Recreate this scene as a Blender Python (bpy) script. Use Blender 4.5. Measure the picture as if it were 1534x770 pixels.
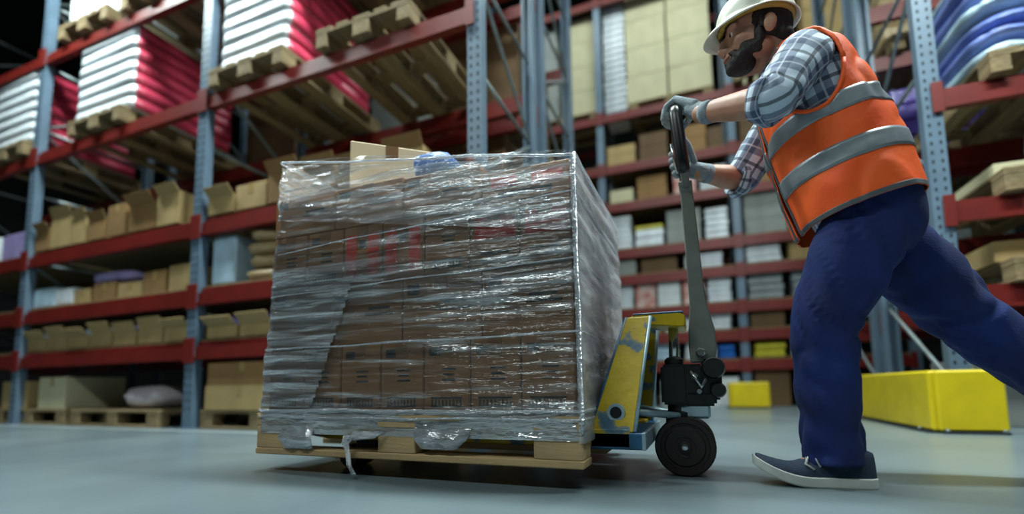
import bpy, bmesh, math, random
import numpy as np
from mathutils import Vector, Matrix, noise

for o in list(bpy.data.objects):
    bpy.data.objects.remove(o, do_unlink=True)
scene = bpy.context.scene
C = scene.collection
PI = math.pi

# ------------------------------------------------------------------ camera
CAM_H = 0.28
YAW, PITCH, ROLL = math.radians(21.6), math.radians(5.8), 0.0138
Fv = Vector((-math.sin(YAW)*math.cos(PITCH), math.cos(YAW)*math.cos(PITCH), math.sin(PITCH)))
R0 = Vector((math.cos(YAW), math.sin(YAW), 0)); U0 = R0.cross(Fv)
Rv = R0*math.cos(ROLL) - U0*math.sin(ROLL); Uv = U0*math.cos(ROLL) + R0*math.sin(ROLL)
cam = bpy.data.cameras.new('camera'); cam_o = bpy.data.objects.new('camera', cam); C.objects.link(cam_o)
cam.sensor_fit = 'HORIZONTAL'; cam.sensor_width = 36.0
cam.lens = 715.0/1534.0*36.0
cam.shift_y = (509-385)/1534.0
cam.clip_start = 0.05; cam.clip_end = 100
cam_o.matrix_world = Matrix(((Rv.x, Uv.x, -Fv.x, 0), (Rv.y, Uv.y, -Fv.y, 0), (Rv.z, Uv.z, -Fv.z, CAM_H), (0, 0, 0, 1)))
cam.dof.use_dof = True
cam.dof.focus_distance = 1.45
cam.dof.aperture_fstop = 0.75
scene.camera = cam_o

# ------------------------------------------------------------------ world, lamps, exposure
w = bpy.data.worlds.new('world'); scene.world = w; w.use_nodes = True
w.node_tree.nodes['Background'].inputs[0].default_value = (0.5, 0.62, 0.66, 1)
w.node_tree.nodes['Background'].inputs[1].default_value = 0.015
scene.view_settings.view_transform = 'Standard'
scene.view_settings.look = 'None'
scene.view_settings.gamma = 1.0
scene.view_settings.use_curve_mapping = False
scene.view_settings.exposure = 0.2

def area(name, loc, sx, sy, energy, col, rot=(0, 0, 0)):
    l = bpy.data.lights.new(name, 'AREA'); l.shape = 'RECTANGLE'; l.size = sx; l.size_y = sy
    l.energy = energy; l.color = col
    o = bpy.data.objects.new(name, l); C.objects.link(o); o.location = loc; o.rotation_euler = rot
    return o
COOL = (0.86, 1.0, 0.98)
# tubular fixtures hung over the aisles
area('aisle_lamp', (1.7, 2.0, 4.6), 1.6, 0.3, 215, COOL)
area('aisle_lamp', (-1.6, 2.0, 5.2), 1.8, 0.3, 230, COOL)
area('aisle_lamp', (-5.2, 1.7, 5.2), 1.8, 0.3, 200, COOL)
area('front_aisle_lamp', (-2.2, -1.8, 4.6), 3.0, 0.3, 105, COOL)
area('front_aisle_lamp', (2.4, -2.0, 4.8), 3.0, 0.3, 40, COOL)
area('back_aisle_lamp', (-0.5, 5.75, 6.9), 7.0, 0.3, 140, COOL)
area('cross_aisle_lamp', (0.2, 3.6, 6.9), 0.3, 4.0, 80, COOL)

# ------------------------------------------------------------------ materials
def srgb(h):
    h = h.lstrip('#'); v = [int(h[i:i+2], 16)/255 for i in (0, 2, 4)]
    return tuple((c/12.92 if c <= 0.04045 else ((c+0.055)/1.055)**2.4) for c in v) + (1.0,)

MATS = {}
def mat(name, col, rough=0.6, var=0.15, scale=8.0, bump=0.0, bscale=60.0, metal=0.0, col2=None, stretch=None, spec=0.5, coat=0.0):
    if name in MATS: return MATS[name]
    m = bpy.data.materials.new(name); m.use_nodes = True
    nt = m.node_tree; b = nt.nodes['Principled BSDF']
    c1 = srgb(col) if isinstance(col, str) else col
    c2 = srgb(col2) if col2 else tuple(max(0, x*(1-var*2)) for x in c1[:3]) + (1,)
    tc = nt.nodes.new('ShaderNodeTexCoord'); mp = nt.nodes.new('ShaderNodeMapping')
    nt.links.new(tc.outputs['Object'], mp.inputs[0])
    if stretch: mp.inputs['Scale'].default_value = stretch
    n = nt.nodes.new('ShaderNodeTexNoise'); n.inputs['Scale'].default_value = scale; n.inputs['Detail'].default_value = 5
    nt.links.new(mp.outputs[0], n.inputs['Vector'])
    r = nt.nodes.new('ShaderNodeValToRGB')
    r.color_ramp.elements[0].position = 0.35; r.color_ramp.elements[0].color = c2
    r.color_ramp.elements[1].position = 0.65; r.color_ramp.elements[1].color = c1
    nt.links.new(n.outputs['Fac'], r.inputs[0]); nt.links.new(r.outputs[0], b.inputs['Base Color'])
    b.inputs['Roughness'].default_value = rough; b.inputs['Metallic'].default_value = metal
    b.inputs['Specular IOR Level'].default_value = spec
    b.inputs['Coat Weight'].default_value = coat
    if bump:
        n2 = nt.nodes.new('ShaderNodeTexNoise'); n2.inputs['Scale'].default_value = bscale; n2.inputs['Detail'].default_value = 4
        nt.links.new(mp.outputs[0], n2.inputs['Vector'])
        bp = nt.nodes.new('ShaderNodeBump'); bp.inputs['Strength'].default_value = bump; bp.inputs['Distance'].default_value = 0.01
        nt.links.new(n2.outputs['Fac'], bp.inputs['Height']); nt.links.new(bp.outputs[0], b.inputs['Normal'])
    MATS[name] = m
    return m

M_CON = mat('concrete_floor', '#6f7d82', 0.28, 0.12, 1.3, 0.05, 40, spec=0.5, col2='#5f6d73')
M_WALL = mat('warehouse_wall', '#2c302f', 0.9, 0.1, 2)
M_CEIL = mat('warehouse_ceiling', '#262a2a', 0.9, 0.1, 2)
M_LINE = mat('white_floor_paint', '#c8d0d0', 0.6, 0.1, 20)
M_RED = mat('red_beam_paint', '#711a13', 0.45, 0.12, 5, 0.05)
M_UPR = mat('blue_grey_upright', '#607689', 0.42, 0.1, 6, 0.05)
M_GALV = mat('galvanised_steel', '#8b9698', 0.4, 0.12, 12, metal=0.6)
M_SLOT = mat('slot_dark', '#181c20', 0.9)
M_WOOD = mat('pallet_wood', '#c2a275', 0.8, 0.16, 3, 0.2, 30, stretch=(1, 8, 8))
M_WOODG = mat('old_pallet_wood', '#8f7b58', 0.85, 0.2, 3, 0.2, 30, stretch=(1, 8, 8))
M_CHIP = mat('chipboard', '#8a7650', 0.85, 0.15, 40)
M_TAPE = mat('brown_tape', '#a98d5c', 0.3, 0.05, 20)
M_INK = mat('printed_ink', '#2a2620', 0.8, 0.1, 40)
M_REDINK = mat('red_ink', '#cc3a20', 0.7, 0.12, 30)
CARD = {
 'brown': mat('brown_cardboard', '#8f6c3f', 0.8, 0.1, 5, 0.06),
 'tan': mat('tan_cardboard', '#ab9160', 0.8, 0.1, 5, 0.06),
 'dark brown': mat('dark_cardboard', '#664d30', 0.8, 0.12, 5, 0.06),
 'cream': mat('cream_cardboard', '#c6bf9c', 0.8, 0.06, 5, 0.05),
 'grey': mat('grey_cardboard', '#8f9490', 0.8, 0.1, 5, 0.06),
 'white': mat('white_cardboard', '#d3d9da', 0.7, 0.06, 5, 0.05),
 'red and white': mat('red_cardboard', '#b5655c', 0.7, 0.2, 9, 0.05, col2='#c9b3ad'),
}
M_LOAD = mat('load_cardboard', '#94663a', 0.75, 0.08, 4, 0.06)
M_LTAPE = mat('load_tape', '#7d5630', 0.35, 0.05, 20)
M_LOADL = mat('pale_load_cardboard', '#e0c8a2', 0.75, 0.06, 4, 0.06)
def plastic(name, col, rough=0.28): return mat(name, col, rough, 0.12, 7, 0.5, 14, spec=0.6)
SACK = {
 'white': plastic('white_plastic', '#dfe6ec'), 'light blue': plastic('light_blue_plastic', '#b4cfe0'),
 'purple': plastic('purple_plastic', '#5c4ca0'), 'lavender': plastic('lavender_plastic', '#a99bd0'),
 'blue violet': plastic('blue_violet_plastic', '#6f83c8'), 'teal': plastic('teal_plastic', '#1fae9a'),
 'pink': plastic('pink_plastic', '#cf3f5c'), 'tan': plastic('tan_plastic', '#b9a075'), 'grey': plastic('grey_plastic', '#8d9599'),
 'blue': plastic('blue_plastic', '#1c63b8'), 'yellow': plastic('yellow_plastic', '#c9bf3a'), 'pale pink': plastic('pale_pink_plastic', '#c9bfc6'),
}
M_GUARD = mat('yellow_guard_paint', '#d9c013', 0.4, 0.08, 6, 0.05)

# ------------------------------------------------------------------ helpers
def ob(name, me, m=None, parent=None, loc=(0, 0, 0), rz=0.0, rot=None, scale=None):
    o = bpy.data.objects.new(name, me); C.objects.link(o)
    if m is not None and me is not None and len(me.materials) == 0:
        for q in (m if isinstance(m, (list, tuple)) else [m]): me.materials.append(q)
    if parent is not None: o.parent = parent
    o.location = loc
    o.rotation_euler = rot if rot else (0, 0, rz)
    if scale: o.scale = scale
    return o
def tag(o, label, cat, group=None):
    o['label'] = label; o['category'] = cat
    if group: o['group'] = group
    return o
def thing(name, label, cat, loc=(0, 0, 0), rz=0.0, group=None, rot=None):
    o = ob(name, None, None, None, loc, rz, rot); o.empty_display_size = 0.1
    return tag(o, label, cat, group)
def struct(o): o['kind'] = 'structure'; return o
def copy_tree(o, parent=None):
    c = o.copy(); C.objects.link(c)
    if parent is not None: c.parent = parent
    for ch in list(o.children): copy_tree(ch, c)
    return c
def bm_mesh(bm, name='m', smooth=False):
    me = bpy.data.meshes.new(name); bm.normal_update(); bm.to_mesh(me); bm.free()
    if smooth:
        for p in me.polygons: p.use_smooth = True
    return me
def bx(bm, c, s, rot=None):
    """box centred at c with full size s"""
    g = bmesh.ops.create_cube(bm, size=1.0)['verts']
    for v in g:
        p = Vector((v.co.x*s[0], v.co.y*s[1], v.co.z*s[2]))
        if rot is not None: p = rot @ p
        v.co = p + Vector(c)
    return g
CB = {}
def cbox(sx, sy, sz, b=0.004, m=None):
    """chamfered box, base centre at the origin; shared between alike pieces"""
    k = (round(sx, 3), round(sy, 3), round(sz, 3), b, m.name if m else None)
    if k in CB: return CB[k]
    bm = bmesh.new(); bx(bm, (0, 0, sz/2), (sx, sy, sz))
    if b: bmesh.ops.bevel(bm, geom=bm.edges[:], offset=b, segments=1, affect='EDGES', profile=0.5)
    me = bm_mesh(bm, 'box')
    if m: me.materials.append(m)
    CB[k] = me
    return me
def tube_bm(bm, pts, rad, n=12, cap=True):
    """round tube along points; rad a number or a list"""
    pts = [Vector(p) for p in pts]; rings = []
    up = Vector((0, 0, 1))
    T0 = (pts[1]-pts[0]).normalized()
    if abs(T0.dot(up)) > 0.9: up = Vector((0, 1, 0))
    A = (up - T0*up.dot(T0)).normalized()
    for i, p in enumerate(pts):
        T = ((pts[min(i+1, len(pts)-1)] - pts[max(i-1, 0)])).normalized()
        A = (A - T*A.dot(T)).normalized(); B = T.cross(A)
        r = rad[i] if isinstance(rad, (list, tuple)) else rad
        rings.append([bm.verts.new(p + A*(r*math.cos(2*PI*k/n)) + B*(r*math.sin(2*PI*k/n))) for k in range(n)])
    for a, b in zip(rings, rings[1:]):
        for k in range(n): bm.faces.new((a[k], a[(k+1) % n], b[(k+1) % n], b[k]))
    if cap:
        bm.faces.new(rings[0][::-1]); bm.faces.new(rings[-1])
def tube(pts, rad, n=12, smooth=True):
    bm = bmesh.new(); tube_bm(bm, pts, rad, n); return bm_mesh(bm, 'tube', smooth)
def lathe(prof, n=32, axis='Y', smooth=False):
    """prof: (radius, along) list, spun about the axis"""
    bm = bmesh.new(); rings = []
    for r, a in prof:
        ring = []
        for k in range(n):
            t = 2*PI*k/n; p = (r*math.cos(t), a, r*math.sin(t)) if axis == 'Y' else (r*math.cos(t), r*math.sin(t), a)
            ring.append(bm.verts.new(p))
        rings.append(ring)
    for a, b in zip(rings, rings[1:]):
        for k in range(n): bm.faces.new((a[k], a[(k+1) % n], b[(k+1) % n], b[k]))
    bm.faces.new(rings[0]); bm.faces.new(rings[-1])
    bmesh.ops.recalc_face_normals(bm, faces=bm.faces[:])
    return bm_mesh(bm, 'lathe', smooth)
def prism(poly, y0, y1, taper=None):
    """polygon in the XZ plane extruded along Y; taper: y-shift per point"""
    bm = bmesh.new()
    tp = taper or [0]*len(poly)
    a = [bm.verts.new((p[0], y0+t, p[1])) for p, t in zip(poly, tp)]
    b = [bm.verts.new((p[0], y1+t, p[1])) for p, t in zip(poly, tp)]
    bm.faces.new(a); bm.faces.new(b[::-1])
    for k in range(len(poly)):
        j = (k+1) % len(poly); bm.faces.new((a[j], a[k], b[k], b[j]))
    bmesh.ops.recalc_face_normals(bm, faces=bm.faces[:])
    bmesh.ops.bevel(bm, geom=bm.edges[:], offset=0.003, segments=1, affect='EDGES')
    return bm_mesh(bm, 'prism')
def pillow(seed, e=3.2):
    """soft sack of unit size, base centre at origin"""
    rnd = Vector((seed*7.3, seed*3.1, seed*1.7)); bm = bmesh.new(); nu, nv = 22, 11; rows = []
    def sp(c, p): return math.copysign(abs(c)**p, c)
    for j in range(nv+1):
        ph = -PI/2 + PI*j/nv; row = []
        for i in range(nu):
            th = 2*PI*i/nu
            p = Vector((sp(math.cos(th), 2/e)*sp(math.cos(ph), 0.55), sp(math.sin(th), 2/e)*sp(math.cos(ph), 0.55), sp(math.sin(ph), 0.8)))
            d = 1 + 0.10*noise.noise(p*1.6+rnd) + 0.05*noise.noise(p*4+rnd)
            row.append(bm.verts.new((p.x*0.5*d, p.y*0.5*d, 0.5+p.z*0.5*(d if p.z > 0 else 1))))
        rows.append(row)
    for a, b in zip(rows, rows[1:]):
        for i in range(nu): bm.faces.new((a[i], a[(i+1) % nu], b[(i+1) % nu], b[i]))
    bmesh.ops.remove_doubles(bm, verts=bm.verts[:], dist=1e-4)
    bmesh.ops.recalc_face_normals(bm, faces=bm.faces[:])
    return bm_mesh(bm, 'sack', True)
PILL = {}
def sack_mesh(col, seed):
    k = (col, seed)
    if k not in PILL:
        me = pillow(seed); me.materials.append(SACK[col]); PILL[k] = me
    return PILL[k]
ORD = ['', 'first', 'second', 'third', 'fourth', 'fifth', 'sixth', 'seventh', 'eighth', 'ninth', 'tenth', 'eleventh', 'twelfth',
       'thirteenth', 'fourteenth', 'fifteenth', 'sixteenth', 'seventeenth', 'eighteenth', 'nineteenth', 'twentieth']
def catmull(P, m):
    """resample key rows to m rows, Catmull-Rom"""
    P = np.asarray(P, float); n = len(P); out = []
    for s in np.linspace(0, n-1, m):
        i = min(int(s), n-2); t = s-i
        p0, p1, p2, p3 = P[max(i-1, 0)], P[i], P[i+1], P[min(i+2, n-1)]
        out.append(0.5*((2*p1)+(-p0+p2)*t+(2*p0-5*p1+4*p2-p3)*t*t+(-p0+3*p1-3*p2+p3)*t**3))
    return np.array(out)
def loft_grid(keys, ref, m=40, n=40, e=2.2):
    """keys: rows (x,y,z,a,b). a: radius along ref, b: across. returns (m,n,3) points, normals, lengths"""
    K = catmull(keys, m); V = np.zeros((m, n, 3)); N = np.zeros((m, n, 3)); Ls = np.zeros(m)
    ref = np.array(ref, float)
    for i in range(m):
        T = K[min(i+1, m-1), :3]-K[max(i-1, 0), :3]; T /= np.linalg.norm(T)+1e-9
        A = ref-T*ref.dot(T); A /= np.linalg.norm(A); B = np.cross(T, A)
        if i: Ls[i] = Ls[i-1]+np.linalg.norm(K[i, :3]-K[i-1, :3])
        for k in range(n):
            t = 2*PI*k/n; c, s = math.cos(t), math.sin(t)
            cc = math.copysign(abs(c)**(2/e), c); ss = math.copysign(abs(s)**(2/e), s)
            V[i, k] = K[i, :3]+A*K[i, 3]*cc+B*K[i, 4]*ss
            nn = A*c/max(K[i, 3], 1e-4)+B*s/max(K[i, 4], 1e-4); N[i, k] = nn/(np.linalg.norm(nn)+1e-9)
    return V, N, Ls, K
def add_grid(bm, V, uvl=None, Ls=None, per=None, keep=None, cap0=False, cap1=False, wrap=True, mi=0):
    m, n = V.shape[:2]
    vs = [[bm.verts.new(V[i, k]) for k in range(n)] for i in range(m)]
    for i in range(m-1):
        for k in range(n if wrap else n-1):
            j = (k+1) % n
            if keep is not None and not keep(i, k): continue
            f = bm.faces.new((vs[i][k], vs[i][j], vs[i+1][j], vs[i+1][k])); f.smooth = True; f.material_index = mi
            if uvl is not None:
                for lp, (a, b) in zip(f.loops, ((i, k), (i, k+1), (i+1, k+1), (i+1, k))):
                    lp[uvl].uv = (b/n*per, Ls[a])
    if cap0: bm.faces.new(vs[0][::-1])
    if cap1: bm.faces.new(vs[-1])
    return vs
def ell(bm, c, r, rot=None, u=20, v=12):
    g = bmesh.ops.create_uvsphere(bm, u_segments=u, v_segments=v, radius=1.0)['verts']
    for q in g:
        p = Vector((q.co.x*r[0], q.co.y*r[1], q.co.z*r[2]))
        if rot is not None: p = rot @ p
        q.co = p + Vector(c)
def capsule(bm, a, b, ra, rb, n=14):
    a, b = Vector(a), Vector(b)
    tube_bm(bm, [a, a.lerp(b, 0.5), b], [ra, (ra+rb)/2, rb], n)
    ell(bm, a, (ra, ra, ra), u=n, v=8); ell(bm, b, (rb, rb, rb), u=n, v=8)
def remeshed(bm, voxel, it=4, fac=0.5):
    me = bm_mesh(bm, 'tmp'); o = bpy.data.objects.new('tmp', me); C.objects.link(o)
    r = o.modifiers.new('r', 'REMESH'); r.mode = 'VOXEL'; r.voxel_size = voxel
    if it:
        s = o.modifiers.new('s', 'SMOOTH'); s.factor = fac; s.iterations = it
    dg = bpy.context.evaluated_depsgraph_get()
    out = bpy.data.meshes.new_from_object(o.evaluated_get(dg))
    bpy.data.objects.remove(o, do_unlink=True); bpy.data.meshes.remove(me)
    for p in out.polygons: p.use_smooth = True
    out.materials.clear()
    return out

# ------------------------------------------------------------------ setting
fl = struct(ob('floor', cbox(30, 26, 0.1, 0), M_CON, None, (0, 4, -0.1)))
struct(ob('wall_back', cbox(30, 0.2, 8.5, 0), M_WALL, None, (0, 11.6, 0)))
struct(ob('wall_left', cbox(0.2, 26, 8.5, 0), M_WALL, None, (-14.9, 4, 0)))
struct(ob('wall_right', cbox(0.21, 26, 8.5, 0), M_WALL, None, (14.9, 4, 0)))
struct(ob('wall_front', cbox(30, 0.21, 8.5, 0), M_WALL, None, (0, -8.9, 0)))
struct(ob('ceiling', cbox(30, 26, 0.1, 0.0, M_CEIL), None, None, (0, 4, 8.5)))
tag(ob('floor_line', cbox(6.2, 0.022, 0.002, 0), M_LINE, None, (-5.6, 2.44, 0.0)), 'thin white line painted on the floor along the foot of the left rack', 'floor line')

# ------------------------------------------------------------------ racks
def upright_mesh(H):
    bm = bmesh.new()
    bx(bm, (0, 0.006, H/2), (0.10, 0.012, H)); bx(bm, (-0.044, 0.042, H/2), (0.012, 0.06, H)); bx(bm, (0.044, 0.042, H/2), (0.012, 0.06, H))
    bx(bm, (-0.032, 0.07, H/2), (0.014, 0.006, H)); bx(bm, (0.032, 0.07, H/2), (0.014, 0.006, H))
    return bm_mesh(bm, 'upright')
def slot_mesh(H):
    bm = bmesh.new(); z = 0.15
    while z < H-0.05:
        for s in (-1, 1): bx(bm, (s*0.024, -0.0005, z), (0.012, 0.002, 0.022))
        z += 0.06
    return bm_mesh(bm, 'slots')
def beam_mesh(L):
    bm = bmesh.new()
    bx(bm, (0, 0, 0.05), (L, 0.05, 0.10)); bx(bm, (0, 0.012, 0.12), (L, 0.026, 0.04)); bx(bm, (0, -0.028, 0.012), (L, 0.006, 0.024))
    return bm_mesh(bm, 'beam')
def rack(label, xs, yf, yr, H, levels, shelf=(), braces=True, slots=True, skip=()):
    t = thing('pallet_rack', label, 'rack', (xs[0], yf, 0), group='warehouse racks')
    um, sm = upright_mesh(H), slot_mesh(H)
    for x in xs:
        for (y, fl_) in ((yf, 0), (yr, PI)):
            u = ob('upright', um, M_UPR, t, (x-xs[0], y-yf, 0.008), fl_)
            ob('base_plate', cbox(0.15, 0.13, 0.008, 0), M_UPR, u, (0, 0.035, -0.008))
            if slots and fl_ == 0:
                s = ob('slot_row', sm, M_SLOT, u); s['kind'] = 'stuff'
        if braces:
            z = 0.25; k = 0
            while z+0.7 < H:
                bm = bmesh.new(); a, b = (0.07, z), (yr-yf-0.07, z+0.62)
                if k % 2: a, b = (a[0], b[1]), (b[0], a[1])
                tube_bm(bm, [(0, a[0], a[1]), (0, b[0], b[1])], 0.014, 8)
                ob('diagonal_brace', bm_mesh(bm), M_GALV, t, (x-xs[0], 0, 0))
                ob('cross_brace', tube([(0, 0.07, z+0.66), (0, yr-yf-0.07, z+0.66)], 0.014, 8), M_GALV, t, (x-xs[0], 0, 0))
                z += 0.7; k += 1
    for x0, x1 in zip(xs, xs[1:]):
        L = abs(x1-x0)-0.104; bmesh_ = beam_mesh(L); xm = (x0+x1)/2-xs[0]
        for lv in levels:
            if (round(x0, 2), lv) in skip: continue
            for y, r in ((0.03, 0), (yr-yf-0.03, PI)):
                b = ob('beam', bmesh_, M_RED, t, (xm, y, lv-0.14), r)
                for s in (-1, 1):
                    ob('end_connector', cbox(0.06, 0.012, 0.2, 0.002, M_RED), None, b, (s*(L/2+0.024), -0.042, -0.03))
            if lv in shelf:
                n = 5; pw = L/n
                for q in range(n):
                    ob('shelf_panel', cbox(pw-0.006, yr-yf-0.10, 0.018, 0.002, M_CHIP), None, t, (xm-L/2+pw*(q+0.5), (yr-yf)/2, lv))
    return t
ZS = 0.018
AX = (-1.24, -3.74, -6.24, -8.74)
AYF, AYR = 2.55, 3.65
A_LV = (0.68, 1.11, 1.68, 2.76, 3.85)
rack('long rack with red beams and blue-grey uprights left behind the wrapped load', AX, AYF, AYR, 5.4, A_LV, shelf=(0.68, 1.11, 1.68))
rack('shadowy rack back to back behind the left rack', AX[:3], 3.85, 4.95, 5.4, (1.68, 2.76, 3.85), slots=False)
BX = (-1.27, 0.55, 2.37); BX2 = (-3.09,) + BX
BYF, BYR = 7.0, 8.1
B_LV = (0.62, 1.02, 1.40, 1.90, 2.30, 3.02, 3.62, 4.45, 6.4)
rack('far rack of closely stacked shelves seen behind the pallet jack', BX2, BYF, BYR, 7.2, B_LV, shelf=B_LV[:7], slots=False)
CX = (1.44, 3.94)
CYF, CYR = 3.65, 4.75
C_LV = (0.86, 1.40, 2.14, 3.5)
rack('right rack with red beams behind the worker', CX, CYF, CYR, 5.4, C_LV)
rack('rack back to back behind the right rack, half hidden by the worker', CX, 4.95, 6.05, 5.4, (0.86, 2.14, 3.2), slots=False)

# ------------------------------------------------------------------ rack guards
def guard(label, pts, H, loc):
    t = thing('rack_guard', label, 'guard', loc, group='yellow rack guards')
    for i, (a, b) in enumerate(zip(pts, pts[1:])):
        a, b = Vector((*a, 0)), Vector((*b, 0)); d = b-a; ang = math.atan2(d.y, d.x); mid = (a+b)/2
        p = ob('guard_panel', cbox(d.length, 0.05, H, 0.012), M_GUARD, t, (mid.x, mid.y, 0.012), ang)
        ob('foot_flange', cbox(d.length-0.02, 0.09, 0.012, 0.002), M_SLOT, p, (0, 0, -0.012))
        for s in (-1, 1): ob('bolt', lathe([(0.012, 0), (0.012, 0.01), (0.006, 0.014)], 8, 'Z'), M_GALV, p, (s*d.length*0.4, -0.034, 0.0))
    return t
guard('yellow metal rack guard behind the worker\'s striding legs', [(0, 1.42), (0, 0), (0.30, 0.0)], 0.335, (1.2, 3.36, 0))
guard('small yellow rack guard at the foot of the far rack', [(0.0, 0.40), (0.0, 0.0), (0.42, 0)], 0.30, (0.32, 6.45, 0))

# ------------------------------------------------------------------ wooden pallets
def pallet_proto(wood, label, loc, lx=1.2, ly=0.8):
    t = thing('wooden_pallet', label, 'pallet', loc)
    bo, bl = 0.022, 0.078
    ys = (-ly/2+0.05, 0, ly/2-0.05); bw = (0.10, 0.145, 0.10)
    for y, wd in zip(ys, bw): ob('bottom_board', cbox(lx, wd, bo, 0.003, wood), None, t, (0, y, 0))
    for y, wd in zip(ys, bw):
        for x in (-lx/2+0.0725, 0, lx/2-0.0725): ob('block', cbox(0.14, wd-0.004, bl, 0.003, wood), None, t, (x, y, bo))
    for x in (-lx/2+0.0725, 0, lx/2-0.0725): ob('cross_board', cbox(0.143, ly, bo, 0.003, wood), None, t, (x, 0, bo+bl))
    for k in range(5): ob('deck_board', cbox(lx, 0.145 if k in (0, 2, 4) else 0.10, bo, 0.003, wood), None, t, (0, -ly/2+0.0725+k*(ly-0.145)/4, 2*bo+bl))
    return t
PAL_H = 0.144
pal_old = pallet_proto(M_WOODG, 'empty wooden pallet on the floor at the foot of the left rack', (-4.70, 2.96, 0))
pal_old['group'] = 'pallets in the racks'
def pallet(loc, label, rz=0.0):
    c = copy_tree(pal_old); c.location = loc; c.rotation_euler = (0, 0, rz); c['label'] = label
    return c

# ------------------------------------------------------------------ goods
random.seed(4)
def carton(loc, w_, d, h, col, label, rz=0.0, group=None, tape=True, name='carton'):
    o = tag(ob(name, cbox(w_, d, h, 0.004, CARD[col]), None, None, loc, rz), label, 'carton', group)
    if tape:
        ob('tape', cbox(0.05, 0.002, min(0.08, h*0.4), 0, M_TAPE), None, o, (0, -d/2-0.001, h-min(0.08, h*0.4)))
    return o
def open_carton(loc, w_, d, h, col, label, rz=0.0, group=None):
    t = thing('open_carton', label, 'carton', loc, rz, group); m = CARD[col]; th = 0.006
    bm = bmesh.new(); bx(bm, (0, 0, th/2), (w_, d, th))
    bx(bm, (0, -d/2+th/2, h/2), (w_, th, h)); bx(bm, (0, d/2-th/2, h/2), (w_, th, h))
    bx(bm, (-w_/2+th/2, 0, h/2), (th, d-2*th, h)); bx(bm, (w_/2-th/2, 0, h/2), (th, d-2*th, h))
    ob('carton_body', bm_mesh(bm), m, t)
    fl_ = w_*0.3
    for s in (-1, 1):
        a = random.uniform(0.3, 0.9)
        ob('flap', cbox(w_-0.01, th, fl_, 0), m, t, (0, s*(d/2), h-0.004), rot=(-s*a, 0, 0))
    return t
def sack(loc, w_, d, h, col, label, rz=0.0, group=None, name='plastic_sack', cat='sack'):
    return tag(ob(name, sack_mesh(col, random.randint(1, 4)), None, None, loc, rz, scale=(w_, d, h)), label, cat, group)
def pack(loc, w_, d, h, col, label, rz=0.0, group=None, name='wrapped_pack', cat='pack'):
    return tag(ob(name, cbox(w_, d, h, min(0.018, h*0.3), SACK[col]), None, None, loc, rz), label, cat, group)

# pink and white film packed pallets on the high level of the left rack
M_PINKW = MATS['white_plastic']; M_PINKS = MATS['pink_plastic']
bm = bmesh.new(); bx(bm, (0, 0, 0.5), (1, 1, 1)); bmesh.ops.bevel(bm, geom=bm.edges[:], offset=0.09, segments=2, affect='EDGES', profile=0.6)
pk = bm_mesh(bm, 'pink_pack', True); pk.materials.append(M_PINKW); pk.materials.append(M_PINKS)
for p in pk.polygons:
    if abs(p.normal.x) > 0.6: p.material_index = 1
def pink_stack(x0, x1, z, n, which):
    pallet(((x0+x1)/2, AYF+0.55, z), 'pallet on the high beam under the %s pink and white stack' % which, PI/2)
    hh = 0.118
    for k in range(n):
        o = tag(ob('pink_white_pack', pk, None, None, ((x0+x1)/2+random.uniform(-.012, .012), AYF+0.52, z+PAL_H+k*hh), random.uniform(-.015, .015), scale=(x1-x0, 1.0, hh)),
            'white and pink film pack, %s from the bottom of the %s pallet stack' % (ORD[k+1], which), 'pack', 'pink and white packs')
pink_stack(-7.22, -6.34, 2.76, 7, 'far left')
pink_stack(-5.66, -4.72, 2.76, 7, 'middle')
pink_stack(-3.62, -2.84, 2.76, 8, 'right-hand')
# more pallets whose undersides show on the high levels
pallet((-2.10, AYF+0.55, 2.76), 'bare wooden pallet on the high beam beside the tall blue-grey end upright', PI/2)
for i, x in enumerate((-1.95, -2.95, -4.5, -5.5)):
    pallet((x, AYF+0.55, 3.85), 'wooden pallet on the topmost beam of the left rack, %s from the right end' % ORD[i+1], PI/2)
for i, (x, c_) in enumerate(((-1.95, 'grey'), (-2.95, 'dark brown'), (-4.5, 'grey'), (-5.5, 'white'))):
    carton((x, AYF+0.55, 3.85+PAL_H), 0.86, 1.0, 0.7, c_, 'large %s carton on the topmost beam, %s from the right end' % (c_, ORD[i+1]), group='cartons on the top level')
# back rack loads
for i, (x, z, c_) in enumerate(((-1.85, 2.76, 'dark brown'), (-2.75, 2.76, 'grey'), (-4.6, 2.76, 'dark brown'), (-2.0, 1.68, 'dark brown'), (-3.0, 1.68, 'grey'), (-4.6, 1.68, 'dark brown'), (-5.5, 1.68, 'grey'))):
    lvn = 'high' if z > 2 else 'low'
    pallet((x, 4.42, z), 'pallet in the shadowy back rack, %s level, under the %s %s carton' % (lvn, ORD[i+1 if i < 3 else i-2], c_), PI/2)
    carton((x, 4.42, z+PAL_H), 0.78, 0.95, 0.85, c_, 'big shaded %s carton in the back rack, %s level, %s from the right' % (c_, lvn, ORD[i+1 if i < 3 else i-2]), group='cartons in the back rack')

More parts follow.
